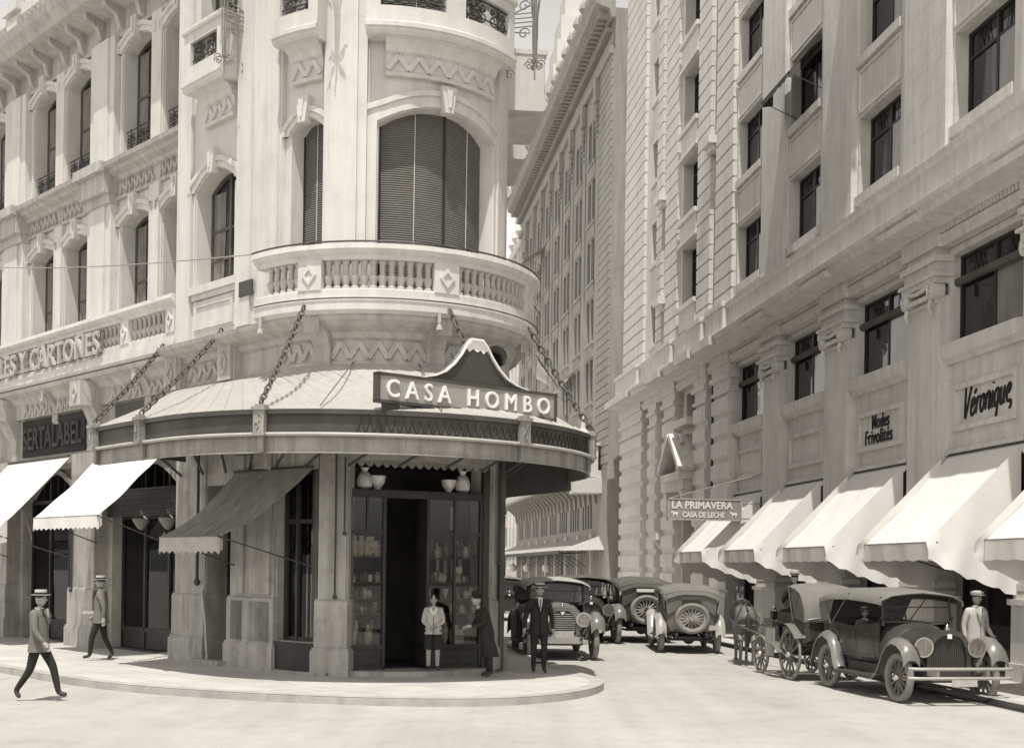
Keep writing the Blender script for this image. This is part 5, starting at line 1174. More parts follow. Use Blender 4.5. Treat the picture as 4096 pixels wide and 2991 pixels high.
def arch_sec(y, hw, z0, z1, n=10, p=2.6, cx=0):
    R = []
    for i in range(n+1):
        a = pi*i/n; c, s = cos(a), sin(a); x = hw*(abs(c)**(2/p))*(1 if c > 0 else -1); R.append((cx+x, y, z0+(z1-z0)*abs(s)**(2/p)))
    return R
CARM = {}
def fender(path, x0, x1, crown=.05, th=.02):
    m = MB(); rows = []
    for (y, z) in path: rows.append([(x0+(x1-x0)*k/4, y, z+crown*sin(pi*k/4)-(.05 if k in (0, 4) else 0)) for k in range(5)])
    m.shell(rows, th); return m
def car(label, x, y, heading, paint='paint', fend='paint', topm='top', wire=False, front='plain', rear_win=True, spare=True, bumper=False, group=None, s=1.0, back=True):
    rz = atan2(-heading[0], heading[1]); r = thing('touring_car', label, 'car', (x, y, ZR), rz, group); r.scale = (1.1*s, s, .95*s); P_ = M[paint]; F_ = M[fend]
    zf = lambda z: z*1.13 if z < 1.2 else 1.356+(z-1.2)*.79
    def part(n, mb, m_, sm=40, parent=None, lb=None): return obj(n, mb.move(lambda a, b, c: (a, b, zf(c))), m_, parent or r, sm, label=lb)
    ya, yr, tx = 1.33, -1.33, .69
    m = MB()
    secs = []
    for (yy, hw, zt, zb_) in ((-1.78, .42, 1.12, .62), (-1.74, .56, 1.2, .56), (-1.55, .64, 1.2, .52), (-1.0, .66, 1.13, .5), (-.55, .66, 1.1, .5), (-.1, .65, 1.14, .5), (.3, .62, 1.17, .5), (.42, .6, 1.19, .5)):
        secs.append([(-hw, yy, zt), (-hw-.02, yy, zt-.12), (-hw, yy, zb_+.15), (-hw*.85, yy, zb_), (0, yy, zb_-.02), (hw*.85, yy, zb_), (hw, yy, zb_+.15), (hw+.02, yy, zt-.12), (hw, yy, zt)])
    m.shell(secs, .03); m.face(secs[0]); b = part('body', m, P_)
    m = MB()
    for sx in (-1, 1):
        for y0, y1 in ((-1.0, -.45), (-.35, .2)): m.cut(); m.tube([(sx*.685, y0, .62), (sx*.69, y0, 1.07), (sx*.69, y1, 1.08), (sx*.685, y1, .62), (sx*.685, y0, .62)], .007, 4); m.box(sx*.7-.015, sx*.7+.015, y1-.14, y1-.04, .98, 1.0)
    [part('door', q, P_, 0, b) for q in m.pieces()]
    m = MB(); m.grid([arch_sec(.3, .62, .6, 1.22), arch_sec(.42, .6, .6, 1.22), arch_sec(.62, .5, .6, 1.17), arch_sec(.68, .46, .58, 1.13)]); part('cowl', m, P_)
    m = MB(); m.grid([arch_sec(.68, .46, .58, 1.13), arch_sec(1.0, .41, .58, 1.12), arch_sec(1.42, .335, .58, 1.1)]); h = part('bonnet', m, P_); m = MB()
    for sx in (-1, 1):
        for i in range(7): m.box(sx*(.455-.005*i)-.01, sx*(.455-.005*i)+.012, .78+.08*i, .81+.08*i, .68, .86)
    part('louvres', m, P_, 0, h)
    m = MB(); s_ = arch_sec(1.43, .36, .48, 1.12, 14, 3.0); i_ = arch_sec(1.43, .29, .52, 1.04, 14, 3.0); s2 = [(a, 1.56, c) for a, _, c in s_]; i2 = [(a, 1.56, c) for a, _, c in i_]
    m.grid([s_, s2, i2, i_]); m.box(-.36, .36, 1.43, 1.56, .44, .54); ra = part('radiator', m, M['chrome'] if front == 'nickel' else P_)
    m = MB(); m.face([(a, 1.5, c) for a, _, c in i_]+[]); part('core', m, M['dark'], 0, ra); m = MB()
    if front == 'slats':
        for i in range(9): z = .6+.045*i; m.box(-.27+.01*max(0, i-6)*3, .27-.01*max(0, i-6)*3, 1.51, 1.55, z, z+.018)
    else:
        for i in range(15): x_ = -.26+.037*i; m.box(x_-.004, x_+.004, 1.505, 1.52, .54, .98-.25*(abs(x_)/.3)**3)
    part('grille', m, M['paint3'] if front == 'slats' else M['dark'], 0, ra)
    m = MB(); m.lathe((0, 1.49, 1.1), [(.04, 0), (.045, .04), (.03, .05), (.03, .08), (.012, .1)], 8); part('filler_cap', m, M['chrome'], 40, ra)
    m = MB()
    if front == 'slats': m.poly(I3, [(-.05, 0), (.05, 0), (0, -.08)], 0, .02); m.v = [(a, 1.55+b_, 1.02+c) for a, b_, c in [(p[0], p[1], p[2]) for p in m.v]]
    else: m.box(-.035, .035, 1.56, 1.575, .99, 1.06)
    part('badge', m, M['white'], 0, ra)
    for sx in (-1, 1):
        pf = [(1.78, .62), (1.76, .74), (1.66, .86), (1.5, .93), (1.33, .955), (1.15, .9), (1.0, .76), (.88, .56), (.76, .42), (.6, .36)]; x0, x1 = sx*.57, sx*.84
        m = fender(pf, x0, x1); m.mesh([(sx*.57, a, c) for a, c in pf]+[(sx*.42, a, max(.42, c-.32)) for a, c in pf], [(i, i+1, len(pf)+i+1, len(pf)+i) for i in range(2, len(pf)-1)]); part('front_fender', m, F_)
        pr = [(-.75, .36), (-.86, .5), (-.95, .72), (-1.1, .87), (-1.33, .94), (-1.55, .88), (-1.7, .74), (-1.8, .54), (-1.84, .44)]; part('rear_fender', fender(pr, sx*.6, sx*.84), F_)
        m = MB(); m.box(min(sx*.6, sx*.86), max(sx*.6, sx*.86), -.75, .62, .32, .36); m.box(min(sx*.58, sx*.61), max(sx*.58, sx*.61), -.75, .62, .34, .52); part('running_board', m, M['paint3' if fend == 'paint3' else 'dark'], 0)
        put_wheel(r, (sx*tx, ya, .435), WHW if wire else WH, 0 if sx > 0 else pi); put_wheel(r, (sx*tx, yr, .435), WHW if wire else WH, 0 if sx > 0 else pi)
        m = MB(); cx = sx*.43; m.tube([(cx, 1.42, .86), (cx, 1.5, .86), (cx, 1.58, .86), (cx, 1.61, .86), (cx, 1.61, .86), (cx, 1.56, .86), (cx, 1.5, .86)], [.05, .12, .145, .155, .135, .12, .04], 16); m.ball((cx, 1.55, .86), .03, 6, 5); hl = part('headlight', m, M['chrome'])
        m = MB(); m.tube([(cx, 1.598, .86), (cx, 1.604, .86)], [.137, .137], 16); part('lens', m, M['clear'], 40, hl)
    m = MB(); m.tube([(-.45, 1.46, .72), (.45, 1.46, .72)], .018, 6); m.tube([(-.43, 1.46, .72), (-.43, 1.48, .8)], .02, 6); m.tube([(.43, 1.46, .72), (.43, 1.48, .8)], .02, 6); part('lamp_bar', m, M['dark'])
    m = MB()
    for sx in (-1, 1): m.box(sx*.36-.035, sx*.36+.035, -1.95, 1.7, .42, .52); m.tube([(sx*.36, 1.95, .5), (sx*.36, 1.75, .46), (sx*.36, 1.33, .34), (sx*.36, .8, .46)], .03, 6); m.tube([(sx*.36, -2.0, .5), (sx*.36, -1.33, .36), (sx*.36, -.8, .48)], .03, 6)
    for yy in (ya, yr): m.tube([(-tx, yy, .4), (-.4, yy, .33), (.4, yy, .33), (tx, yy, .4)], .035, 6)
    m.ball((0, yr, .36), .15, 8, 6); m.box(-.3, .3, -1.6, 1.3, .36, .42); m.box(-.34, .34, 1.5, 1.62, .34, .5); part('chassis', m, M['dark'])
    m = MB()
    for yy in (-1.25, -.1): m.cut(); m.box(-.56, .56, yy-.05, yy+.45, .55, .78); m.tube([(-.56, yy-.12, 1.08), (0, yy-.16, 1.14), (.56, yy-.12, 1.08)], .1, 8); m.box(-.56, .56, yy-.2, yy-.06, .7, 1.08)
    [part('seat', q, M['leather']) for q in m.pieces()]
    m = MB(); m.tube([(.28+.19*cos(2*pi*i/16), .12+.08*sin(2*pi*i/16), 1.2+.17*sin(2*pi*i/16)) for i in range(16)], .015, 5, closed=True); m.tube([(.28, .12, 1.2), (.28, .45, 1.0)], .018, 5); part('steering_wheel', m, M['dark'])
    m = MB(); zw0, zw1 = 1.2, 1.8; yw = .5
    for sx in (-1, 1): m.tube([(sx*.57, yw, zw0-.06), (sx*.56, yw-.06, zw1)], .022, 6); m.ball((sx*.585, yw, zw0+.1), .04, 6, 5)
    for z in (zw0, zw0+.34, zw1): m.tube([(-.56, yw-.1*(z-zw0), z), (.56, yw-.1*(z-zw0), z)], .014, 5)
    ws = part('windscreen', m, M['dark']); m = MB(); m.mesh([(-.55, yw, zw0), (.55, yw, zw0), (.55, yw-.06, zw1), (-.55, yw-.06, zw1)], [(0, 1, 2, 3)]); part('glass', m, M['clear'], 0, ws)
    # folding top
    m = MB(); rows = []
    for yy, zc, hw in ((-1.86, 1.58, .6), (-1.83, 1.72, .66), (-1.72, 1.83, .69), (-1.2, 1.93, .71), (-.5, 1.95, .71), (.1, 1.92, .70), (.62, 1.86, .68), (.66, 1.84, .67)):
        row = []
        for k in range(9):
            f = k/4-1; row.append((hw*f, yy, zc-.14*abs(f)**3.2-.03*f*f+(.01*sin(k*2+yy*9))))
        row = [(-hw-.005, yy, row[0][2]-.1)]+row+[(hw+.005, yy, row[-1][2]-.1)]; rows.append(row)
    m.shell(rows, .025); tp = part('folding_top', m, M[topm], 60)
    m = MB()
    if back:
        rows = [[(f*(.66-.02*k), -1.86+.012*k-.0*f, 1.72-.14*abs(f)**3-.155*k-.0) for f in [-1+.25*j for j in range(9)]] for k in range(5)]; m.shell(rows, .015)
        for sx in (-1, 1): m.shell([[(sx*.69, -1.82, 1.66), (sx*.71, -1.3, 1.76), (sx*.71, -1.12, 1.76)], [(sx*.67, -1.84, 1.35), (sx*.69, -1.4, 1.42), (sx*.7, -1.2, 1.62)], [(sx*.64, -1.82, 1.12), (sx*.66, -1.55, 1.13), (sx*.67, -1.45, 1.16)]], .012)
        bc_ = part('back_curtain', m, M[topm], 60)
        if rear_win: m = MB(); m.box(-.24, .24, -1.9, -1.855, 1.4, 1.52); part('rear_window', m, M['globe'] if rear_win == 2 else M['topd'], 0, bc_)
    m = MB()
    for sx in (-1, 1): m.tube([(sx*.69, -1.3, 1.1), (sx*.71, -1.55, 1.75)], .018, 5); m.tube([(sx*.69, -1.25, 1.12), (sx*.71, -.5, 1.84)], .012, 5); m.tube([(sx*.6, .5, 1.76), (sx*.68, .6, 1.78)], .014, 5)
    part('top_bows', m, M['spoke'], 0, tp)
    if spare:
        w = put_wheel(r, (0, -2.02, 1.0), WHW if wire else WH, pi/2, 'spare_wheel'); m = MB(); m.tube([(-.25, -2.0, .5), (0, -1.95, .9), (.25, -2.0, .5)], .02, 5); part('spare_bracket', m, M['dark'])
    m = MB(); m.box(-.7, -.62, -1.98, -1.9, .62, .7); part('tail_lamp', m, M['chrome'], 0); m = MB(); m.box(.4, .66, -1.98, -1.96, .6, .72); part('rear_plate', m, M['lightc'], 0)
    if bumper:
        m = MB()
        for z in (.42, .56): m.tube([(-.82, 1.92, z), (-.7, 2.02, z), (.7, 2.02, z), (.82, 1.92, z)], .028, 6)
        for sx in (-1, 1): m.box(sx*.4-.025, sx*.4+.025, 1.7, 2.0, .44, .54)
        part('bumper', m, M['paint3'])
    m = MB(); m.box(-.22, .22, 1.66, 1.68, .5, .62) if front == 'slats' else m.box(-.2, .2, 2.04, 2.05, .3, .4); pl = part('number_plate', m, M['lightc'], 0)
    if front == 'slats': m = MB(); m.box(-.42, .42, 1.58, 1.75, .36, .5); m.box(-.5, -.4, 1.4, 1.8, .34, .44); m.box(.4, .5, 1.4, 1.8, .34, .44); part('front_apron', m, M['paint3'], 0)
    return r
def place(px, Y, z=ZR):     # ground point on the column of pixel px at depth Y
    return ray(px, 2270, Y)[0]
sd = (-.122, .9925)
def fwd(x, y, h, k): l = sqrt(h[0]**2+h[1]**2); return (x+h[0]/l*k, y+h[1]/l*k)
def at_front(lab, x, y, h, s=1.0, **k): p = fwd(x, y, h, -1.33*s); return car(lab, p[0], p[1], h, s=s, **k)
def at_rear(lab, x, y, h, s=1.0, **k): p = fwd(x, y, h, 1.33*s); return car(lab, p[0], p[1], h, s=s, **k)
at_front('large black touring car with double bar bumper parked nearest on the right', 7.5, 21.75, (.18, -.98), 1.05, front='plain', bumper=True, topm='top', spare=False, fend='paint2')
at_front('touring car with pale slatted radiator facing the camera behind the walking man', 1.22, 30.6, (.1, -1), 1.08, paint='paint2', fend='paint2', front='slats', topm='topl')
at_rear('khaki topped touring car seen from behind with a large spare wheel', 4.82, 33.9, (.02, 1), 1.0, paint='paint2', fend='paint3', wire=True, topm='top')
at_rear('touring car seen from behind just left of the khaki car with the spare wheel', 4.0, 38.4, (-.1, 1), 1.08, paint='paint', fend='paint3', topm='topd', wire=True, rear_win=2)
at_front('dusty touring car turned partly toward the camera in the middle of the street', 2.35, 37.5, (.1, -.99), 1.1, fend='paint2', topm='topd', spare=False)
at_front('dark topped car almost hidden between two cars facing the camera', 1.72, 42.5, (.12, -1), 1.0, topm='topd', spare=False)
at_front('small distant car half hidden by the corner pillar', -.12, 52.5, (.12, -1), 1.0, topm='top', spare=False)

# ------------------------------------------------------------------ horse carriage
CX, CY = 6.42, 25.9; ch = (-.2, .98); crz = atan2(.2, .98)
HC = thing('horse_carriage', 'black horse carriage with raised grey hood and wooden spoked wheels', 'carriage', (CX, CY, ZR), crz)
def hpart(n, m, mt, sm=40, parent=None): return obj(n, m, M[mt], parent or HC, sm)
WB = wheel_parts(.53, .03, 12); WS = wheel_parts(.42, .03, 12)
for sx in (-1, 1): put_wheel(HC, (sx*.68, 0, .53), WB, 0 if sx > 0 else pi); put_wheel(HC, (sx*.6, 1.7, .42), WS, 0 if sx > 0 else pi)
m = MB(); m.tube([(-.68, 0, .53), (.68, 0, .53)], .03, 6); m.tube([(-.6, 1.7, .42), (.6, 1.7, .42)], .03, 6)
for sx in (-1, 1): m.tube([(sx*.42, -.45, .72), (sx*.42, 0, .58), (sx*.42, .45, .72)], .028, 6); m.tube([(sx*.4, 1.3, .62), (sx*.4, 1.7, .46), (sx*.4, 2.1, .62)], .026, 6)
m.tube([(0, -.4, .7), (0, .5, .55), (0, 1.3, .55), (0, 1.9, .68)], .04, 6); hpart('undercarriage', m, 'iron')
m = MB(); secs = []
for yy, hw, zt, zb_ in ((-.52, .5, 1.28, .86), (-.46, .58, 1.3, .8), (-.2, .62, 1.22, .74), (.1, .62, 1.02, .68), (.4, .58, .8, .52), (.85, .5, .66, .46), (1.1, .46, .72, .5), (1.2, .45, 1.0, .75)):
    secs.append([(-hw, yy, zt), (-hw-.01, yy, (zt+zb_)/2), (-hw*.9, yy, zb_), (0, yy, zb_-.02), (hw*.9, yy, zb_), (hw+.01, yy, (zt+zb_)/2), (hw, yy, zt)])
m.shell(secs, .03); m.face(secs[0]); hpart('body', m, 'paint')
m = MB(); m.box(-.5, .5, -.3, .15, .82, 1.0); m.box(-.5, .5, -.42, -.28, .9, 1.3); m.cut(); m.box(-.42, .42, 1.2, 1.55, 1.05, 1.15); m.box(-.42, .42, 1.16, 1.22, 1.1, 1.35); [hpart('seat', q, 'leather') for q in m.pieces()]
m = MB(); rows = []
for a in range(0, 9):     # hood swung up from the back
    t = radians(-8+a*14.5); row = []
    for k in range(11):
        f = k/5-1; hw = .64; e = 1-.12*abs(f)**4; row.append((hw*f*(1 if a else .97), -.0-.56*cos(t)*e+.03*a, 1.3+.68*sin(t)*(1-.1*abs(f)**3)+.0))
    rows.append(row)
m.shell(rows, .02); hd = hpart('hood', m, 'top', 60)
m = MB()
for sx in (-1, 1): m.cut(); m.shell([[(sx*.645, -.56, 1.2), (sx*.645, -.1, 1.3)], [(sx*.645, -.54, 1.5), (sx*.645, -.05, 1.4)], [(sx*.645, -.35, 1.78), (sx*.645, 0, 1.6)], [(sx*.645, -.05, 1.9), (sx*.645, .1, 1.75)]], .012); m.tube([(sx*.65, -.05, 1.2), (sx*.65, -.3, 1.75)], .012, 5); m.tube([(sx*.65, -.05, 1.2), (sx*.65, .2, 1.9)], .012, 5)
each('hood_side', m, 'topd', hd, 60)
m = MB(); m.tube([(-.56, -.56, 1.26), (-.3, -.6, 1.3), (.3, -.6, 1.3), (.56, -.56, 1.26)], .02, 6); m.box(-.07, .07, -.6, -.58, 1.16, 1.24); hpart('back_rail', m, 'chrome')
m = MB()
for sx in (-1, 1):
    m.cut(); m.shell([[(sx*.56, .35+.09*i, .62-.1*abs(i-3)**1.4*.12+.03*i), (sx*.8, .35+.09*i, .6-.1*abs(i-3)**1.4*.12+.03*i)] for i in range(9)], .015)
    m.cut(); m.shell([[(sx*.56, -.5+.14*i, .9+.28*sin(pi*i/8)), (sx*.8, -.5+.14*i, .88+.28*sin(pi*i/8))] for i in range(5)], .015)
[hpart('mudguard', q, 'paint2') for q in m.pieces()]
m = MB()
for sx in (-1, 1): m.cut(); m.box(sx*.62-.012, sx*.62+.012, .95, 1.4, .42, 1.02)
[hpart('splash_board', q, 'paint3', 0) for q in m.pieces()]
m = MB(); m.shell([[(x, 1.85+.1*k, .75+.22*k) for x in (-.4, 0, .4)] for k in range(3)], .02); hpart('dashboard', m, 'leather')
for sx in (-1, 1):
    m = MB(); m.box(sx*.52-.06, sx*.52+.06, 1.15, 1.27, 1.2, 1.38); m.lathe((sx*.52, 1.21, 1.38), [(.07, 0), (.04, .06), (.04, .1)], 8); m.tube([(sx*.52, 1.21, 1.0), (sx*.52, 1.21, 1.2)], .015, 5); hpart('carriage_lamp', m, 'chrome')
m = MB()
for sx in (-1, 1): m.cut(); m.tube([(sx*.32, 1.75, .66), (sx*.38, 2.6, .85), (sx*.34, 3.9, .98)], .025, 6)
[hpart('shaft', q, 'wood2') for q in m.pieces()]

# ------------------------------------------------------------------ figures
def skin_mesh(joints, edges, root, sub=1):
    names = list(joints); me = bpy.data.meshes.new('s'); me.from_pydata([joints[n][0] for n in names], [(names.index(a), names.index(b)) for a, b in edges], [])
    o = bpy.data.objects.new('s', me); COL.objects.link(o); md = o.modifiers.new('k', 'SKIN'); sv_ = me.skin_vertices[0].data
    for i, n in enumerate(names):
        r = joints[n][1]; sv_[i].radius = r if isinstance(r, tuple) else (r, r); sv_[i].use_root = (n == root)
    if sub: o.modifiers.new('b', 'SUBSURF').levels = sub
    dg = bpy.context.evaluated_depsgraph_get(); out = bpy.data.meshes.new_from_object(o.evaluated_get(dg)); bpy.data.objects.remove(o); bpy.data.meshes.remove(me)
    mb = MB(); mb.mesh([tuple(v.co) for v in out.vertices], [tuple(p.vertices) for p in out.polygons]); bpy.data.meshes.remove(out); return mb
def seg_dist(p, a, b):
    ab = b-a; t = max(0, min(1, (p-a).dot(ab)/max(ab.length_squared, 1e-9))); return (p-(a+ab*t)).length
BASE = dict(pel=(0, 0, .95), spi=(0, .01, 1.13), che=(0, 0, 1.34), nec=(0, .01, 1.49), hea=(0, -.01, 1.56))
for n_, sx in (('l', 1), ('r', -1)):
    BASE.update({n_+'sh': (sx*.18, .01, 1.42), n_+'el': (sx*.25, .03, 1.14), n_+'wr': (sx*.26, -.05, .9), n_+'hi': (sx*.095, 0, .9), n_+'kn': (sx*.105, -.02, .5), n_+'an': (sx*.105, .02, .09), n_+'to': (sx*.125, -.13, .04)})
RAD = dict(pel=(.15, .115), spi=(.145, .11), che=(.17, .12), nec=.058, hea=.05, sh=.078, el=.055, wr=.036, hi=.1, kn=.068, an=.047, to=.036)
BON = [('pel', 'spi', 'u'), ('spi', 'che', 'u'), ('che', 'nec', 'u'), ('nec', 'hea', 's')]
for n_ in 'lr': BON += [('che', n_+'sh', 'u'), (n_+'sh', n_+'el', 'u'), (n_+'el', n_+'wr', 'u'), ('pel', n_+'hi', 'l'), (n_+'hi', n_+'kn', 'l'), (n_+'kn', n_+'an', 'l'), (n_+'an', n_+'to', 'f')]
def person(label, loc, rz, pose={}, upper='black', lower='black', shoe='leather', hat=None, hatm='straw', scale=1.0, coat=.8, coatm=None, shirt=True, bare=False, hairm='hair', cap=None, look=0, group=None, head_drop=(0, 0, 0), gear=None):
    r = thing('person', label, 'person', loc, rz, group); r.scale = (scale,)*3
    J = {k: Vector(v) for k, v in BASE.items()}; J.update({k: Vector(v) for k, v in pose.items()})
    rad = lambda n: RAD.get(n, RAD.get(n[1:], .05))
    mb = skin_mesh({k: (tuple(v), rad(k)) for k, v in J.items()}, [(a, b) for a, b, _ in BON], 'pel')
    slot = dict(s=0, u=1, l=2, f=3); mats = [M['skin'], M[upper], M[lower], M[shoe], M[hairm], M['dark']]; mb.mi = []
    for f in mb.f:
        c = sum((Vector(mb.v[i]) for i in f), Vector())/len(f); best = min(BON, key=lambda q: seg_dist(c, J[q[0]], J[q[1]])); k = best[2]
        if bare and k == 'l' and best[0].endswith('kn') and c.z < J[best[0]].z-.02: k = 's'
        mb.mi.append(slot[k])
    # head with face
    H = J['hea']+Vector((0, -.015, .1))+Vector(head_drop); ca, sa = cos(look), sin(look)
    def hp(x, y, z): return (H.x+x*ca-y*sa, H.y+x*sa+y*ca, H.z+z)
    hd_ = MB(); hd_.ball((0, 0, 0), (.074, .092, .115), 14, 12)
    def shape(x, y, z):
        if z < 0: k = 1-.28*(-z/.115)**1.5; x *= k; y = y*k-(.012 if y < 0 else -.02)*(-z/.115)
        return x, y, z
    hd_.move(shape); a0 = len(hd_.f); hd_.m = 0
    hd_.mesh([(-.012, -.088, .012), (.012, -.088, .012), (.017, -.088, -.028), (-.017, -.088, -.028), (0, -.117, -.024)], [(0, 1, 4), (1, 2, 4), (2, 3, 4), (3, 0, 4)])
    for sx in (-1, 1): hd_.ball((sx*.076, .005, -.01), (.012, .022, .032), 6, 5)
    hd_.m = 5
    for sx in (-1, 1): hd_.ball((sx*.03, -.082, .014), (.013, .008, .008), 6, 4); hd_.box(sx*.03-.018, sx*.03+.018, -.092, -.082, .03, .036)
    hd_.box(-.023, .023, -.088, -.078, -.056, -.049); hd_.m = 4
    n = 12
    for i in range(n):
        for j in range(4):
            a, b_ = -.35*pi+1.7*pi*i/n+.0, -.35*pi+1.7*pi*(i+1)/n; e0, e1 = .12+.36*j, .12+.36*(j+1); R = 1.06
            q = lambda az, el: (.078*R*cos(el)*cos(az), .012+.092*R*cos(el)*sin(az), .012+.115*R*sin(el)); hd_.face([q(a, e0), q(b_, e0), q(b_, e1), q(a, e1)])
    base = len(mb.v); mb.v += [hp(*p) for p in hd_.v]; mb.f += [tuple(base+i for i in f) for f in hd_.f]; mb.mi += hd_.mi
    # hands: palm and five fingers
    mb.m = 0
    for n_, sx in (('l', 1), ('r', -1)):
        w, e = J[n_+'wr'], J[n_+'el']; d = (w-e).normalized(); side = Vector((0, -1, .0)); side = (side-d*side.dot(d)).normalized(); up = d.cross(side)
        mb.tube([w-d*.02, w+d*.03, w+d*.085], [.03, .036, .034], 8)
        for k in range(4):
            o_ = w+d*.08+side*(.026-.0175*k); L = (.07, .08, .075, .058)[k]; cu = up*(-.02*sx)
            mb.tube([o_, o_+d*L*.5, o_+d*L*.85+cu*.8, o_+d*L+cu*1.6], [.0095, .009, .008, .006], 5)
        o_ = w+d*.03+side*.03; mb.tube([o_, o_+d*.03+side*.022, o_+d*.06+side*.03], [.011, .01, .008], 5)
    obj('body', mb, mats, r, 55)
    if coat:
        m = MB(); rows = []; P = J['pel']; C = J['che']; cm = M[coatm or upper]
        for t, a, b_ in ((0, .175, .13), (.3, .185, .14), (.62, .18, .135), (.8, .19, .145), (1.0, .2, .155), (1.25, .215, .17)):
            c = C+(P-C)*t; c.z = C.z+.03+(coat-C.z-.03)*t/1.25; row = []
            for k in range(17):
                an = -pi/2+.05+(2*pi-.1)*k/16; row.append((c.x+a*cos(an), c.y+b_*sin(an), c.z))
            rows.append(row)
        m.shell(rows, .012); ct = obj('coat', m, cm, r, 60)
        if shirt:
            m = MB(); y = C.y-.155; m.mesh([(C.x-.045, y+.02, C.z+.17), (C.x+.045, y+.02, C.z+.17), (C.x+.03, y-.012, C.z+.02), (C.x, y-.012, C.z-.1), (C.x-.03, y-.012, C.z+.02)], [(0, 1, 2, 3, 4)]); m.tube([(C.x+.062*cos(q), C.y+.005+.062*sin(q), C.z+.17) for q in [2*pi*i/12 for i in range(12)]], .014, 5, closed=True)
            obj('shirt_front', m, M['shirt'], r); m = MB()
            m.mesh([(C.x-.012, y-.016, C.z+.15), (C.x+.012, y-.016, C.z+.15), (C.x+.018, y-.02, C.z-.06), (C.x-.018, y-.02, C.z-.06)], [(0, 1, 2, 3)]); obj('necktie', m, M['greyc'], r)
            m = MB()
            for sx in (-1, 1): m.mesh([(C.x+sx*.05, y+.03, C.z+.17), (C.x+sx*.1, y+.03, C.z+.12), (C.x+sx*.09, y-.012, C.z+.05), (C.x+sx*.01, y-.024, C.z-.14), (C.x+sx*.035, y-.02, C.z+.02)], [(0, 1, 2, 3, 4)])
            obj('lapels', m, cm, ct)
    if hat:
        m = MB(); t = Vector(hp(0, .005, .062))
        pr = dict(boater=[(.155, 0), (.158, .012), (.098, .014), (.096, .085), (.09, .092), (.0, .094)], fedora=[(.15, .005), (.155, .014), (.1, .016), (.098, .07), (.09, .11), (.05, .125), (0, .118)], cap=[(.105, -.01), (.125, .03), (.12, .06), (.06, .08), (0, .082)])[hat]
        m.lathe(tuple(t), pr, 18)
        if hat == 'cap': m.box(t.x-.06, t.x+.06, t.y-.17, t.y-.08, t.z-.01, t.z+.004)
        h = obj('hat', m, M[hatm], r, 40)
        if hat != 'cap': m = MB(); m.lathe((t.x, t.y, t.z+.016), [(.1005, 0), (.1, .032)], 18); obj('hat_band', m, M['black'], h, 40)
    if gear: gear(r, J)
    return r
WALK = dict(lhi=(.095, 0, .9), lkn=(.1, -.16, .52), lan=(.1, -.2, .1), lto=(.12, -.35, .07), rkn=(-.1, .05, .49), ran=(-.1, .24, .13), rto=(-.12, .12, .03), lel=(.25, .12, 1.16), lwr=(.25, .12, .9), rel=(-.25, -.06, 1.14), rwr=(-.24, -.22, .95))
person('man in a dark suit and straw boater walking toward the camera near the kerb', (.56, 25.0, 0), .1, dict(lkn=(.1, -.06, .5), lan=(.1, -.05, .09), lto=(.12, -.2, .04), ran=(-.1, .06, .1), rto=(-.11, -.08, .04), rel=(-.27, .04, 1.14), rwr=(-.3, -.02, .88), lel=(.26, .06, 1.13), lwr=(.28, 0, .87)), hat='boater', coat=.78)
person('boy in a pale jacket and short dark trousers standing in the corner shop doorway', (-1.5, 24.1, .1), .05, dict(lel=(.24, -.02, 1.14), lwr=(.05, -.19, 1.05), rel=(-.24, -.02, 1.14), rwr=(-.04, -.2, 1.0), lto=(.16, -.12, .04)), upper='lightc', lower='black', scale=.82, coat=.86, shirt=False, bare=True, gear=lambda r, J: (obj('collar', (lambda m: (m.mesh([(-.07, -.1, 1.5), (0, -.16, 1.38), (.07, -.1, 1.5), (.1, -.13, 1.42), (0, -.175, 1.3), (-.1, -.13, 1.42)], [(0, 1, 4, 5), (1, 2, 3, 4)]), m)[1])(MB()), M['shirt'], r), obj('shorts', (lambda m: ([m.tube([(sx*.09, 0, .95), (sx*.11, -.01, .5)], [.12, .11], 10) for sx in (-1, 1)], m)[1])(MB()), M['black'], r, 40)))
person('stooped man in a long black coat and dark hat facing the right showcase', (-.42, 23.95, 0), -1.25, dict(spi=(0, -.06, 1.1), che=(0, -.16, 1.27), nec=(0, -.23, 1.4), hea=(0, -.27, 1.46), lsh=(.18, -.15, 1.34), rsh=(-.18, -.15, 1.34), lel=(.24, -.2, 1.08), lwr=(.1, -.42, 1.04), rel=(-.24, -.2, 1.08), rwr=(-.08, -.42, 1.02)), hat='fedora', hatm='black', scale=.95, coat=.42, shirt=False)
person('man in a grey jacket and straw boater striding across the road at the far left', (-7.55, 20.0, ZR), 1.45, dict(WALK, lkn=(.1, -.2, .55), lan=(.1, -.3, .12), lto=(.12, -.44, .1), ran=(-.1, .34, .16), rto=(-.12, .25, .05), rkn=(-.1, .1, .5)), upper='greyc', lower='black', hat='boater', coat=.8, scale=.98)
person('man in a dark jacket and straw boater walking past the left shop window', (-8.78, 26.75, 0), -1.5, WALK, upper='greyc', lower='black', hat='boater', coat=.8, gear=lambda r, J: obj('folded_paper', (lambda m: (m.box(-.27, -.2, -.45, -.05, .98, 1.04), m)[1])(MB()), M['lightc'], r))
person('person in a pale cap and light clothes standing on the pavement beyond the nearest car', (8.55, 23.0, 0), .3, dict(lwr=(.2, -.2, .98)), upper='lightc', lower='greyc', hat='cap', hatm='lightc', coat=.8, shirt=True)
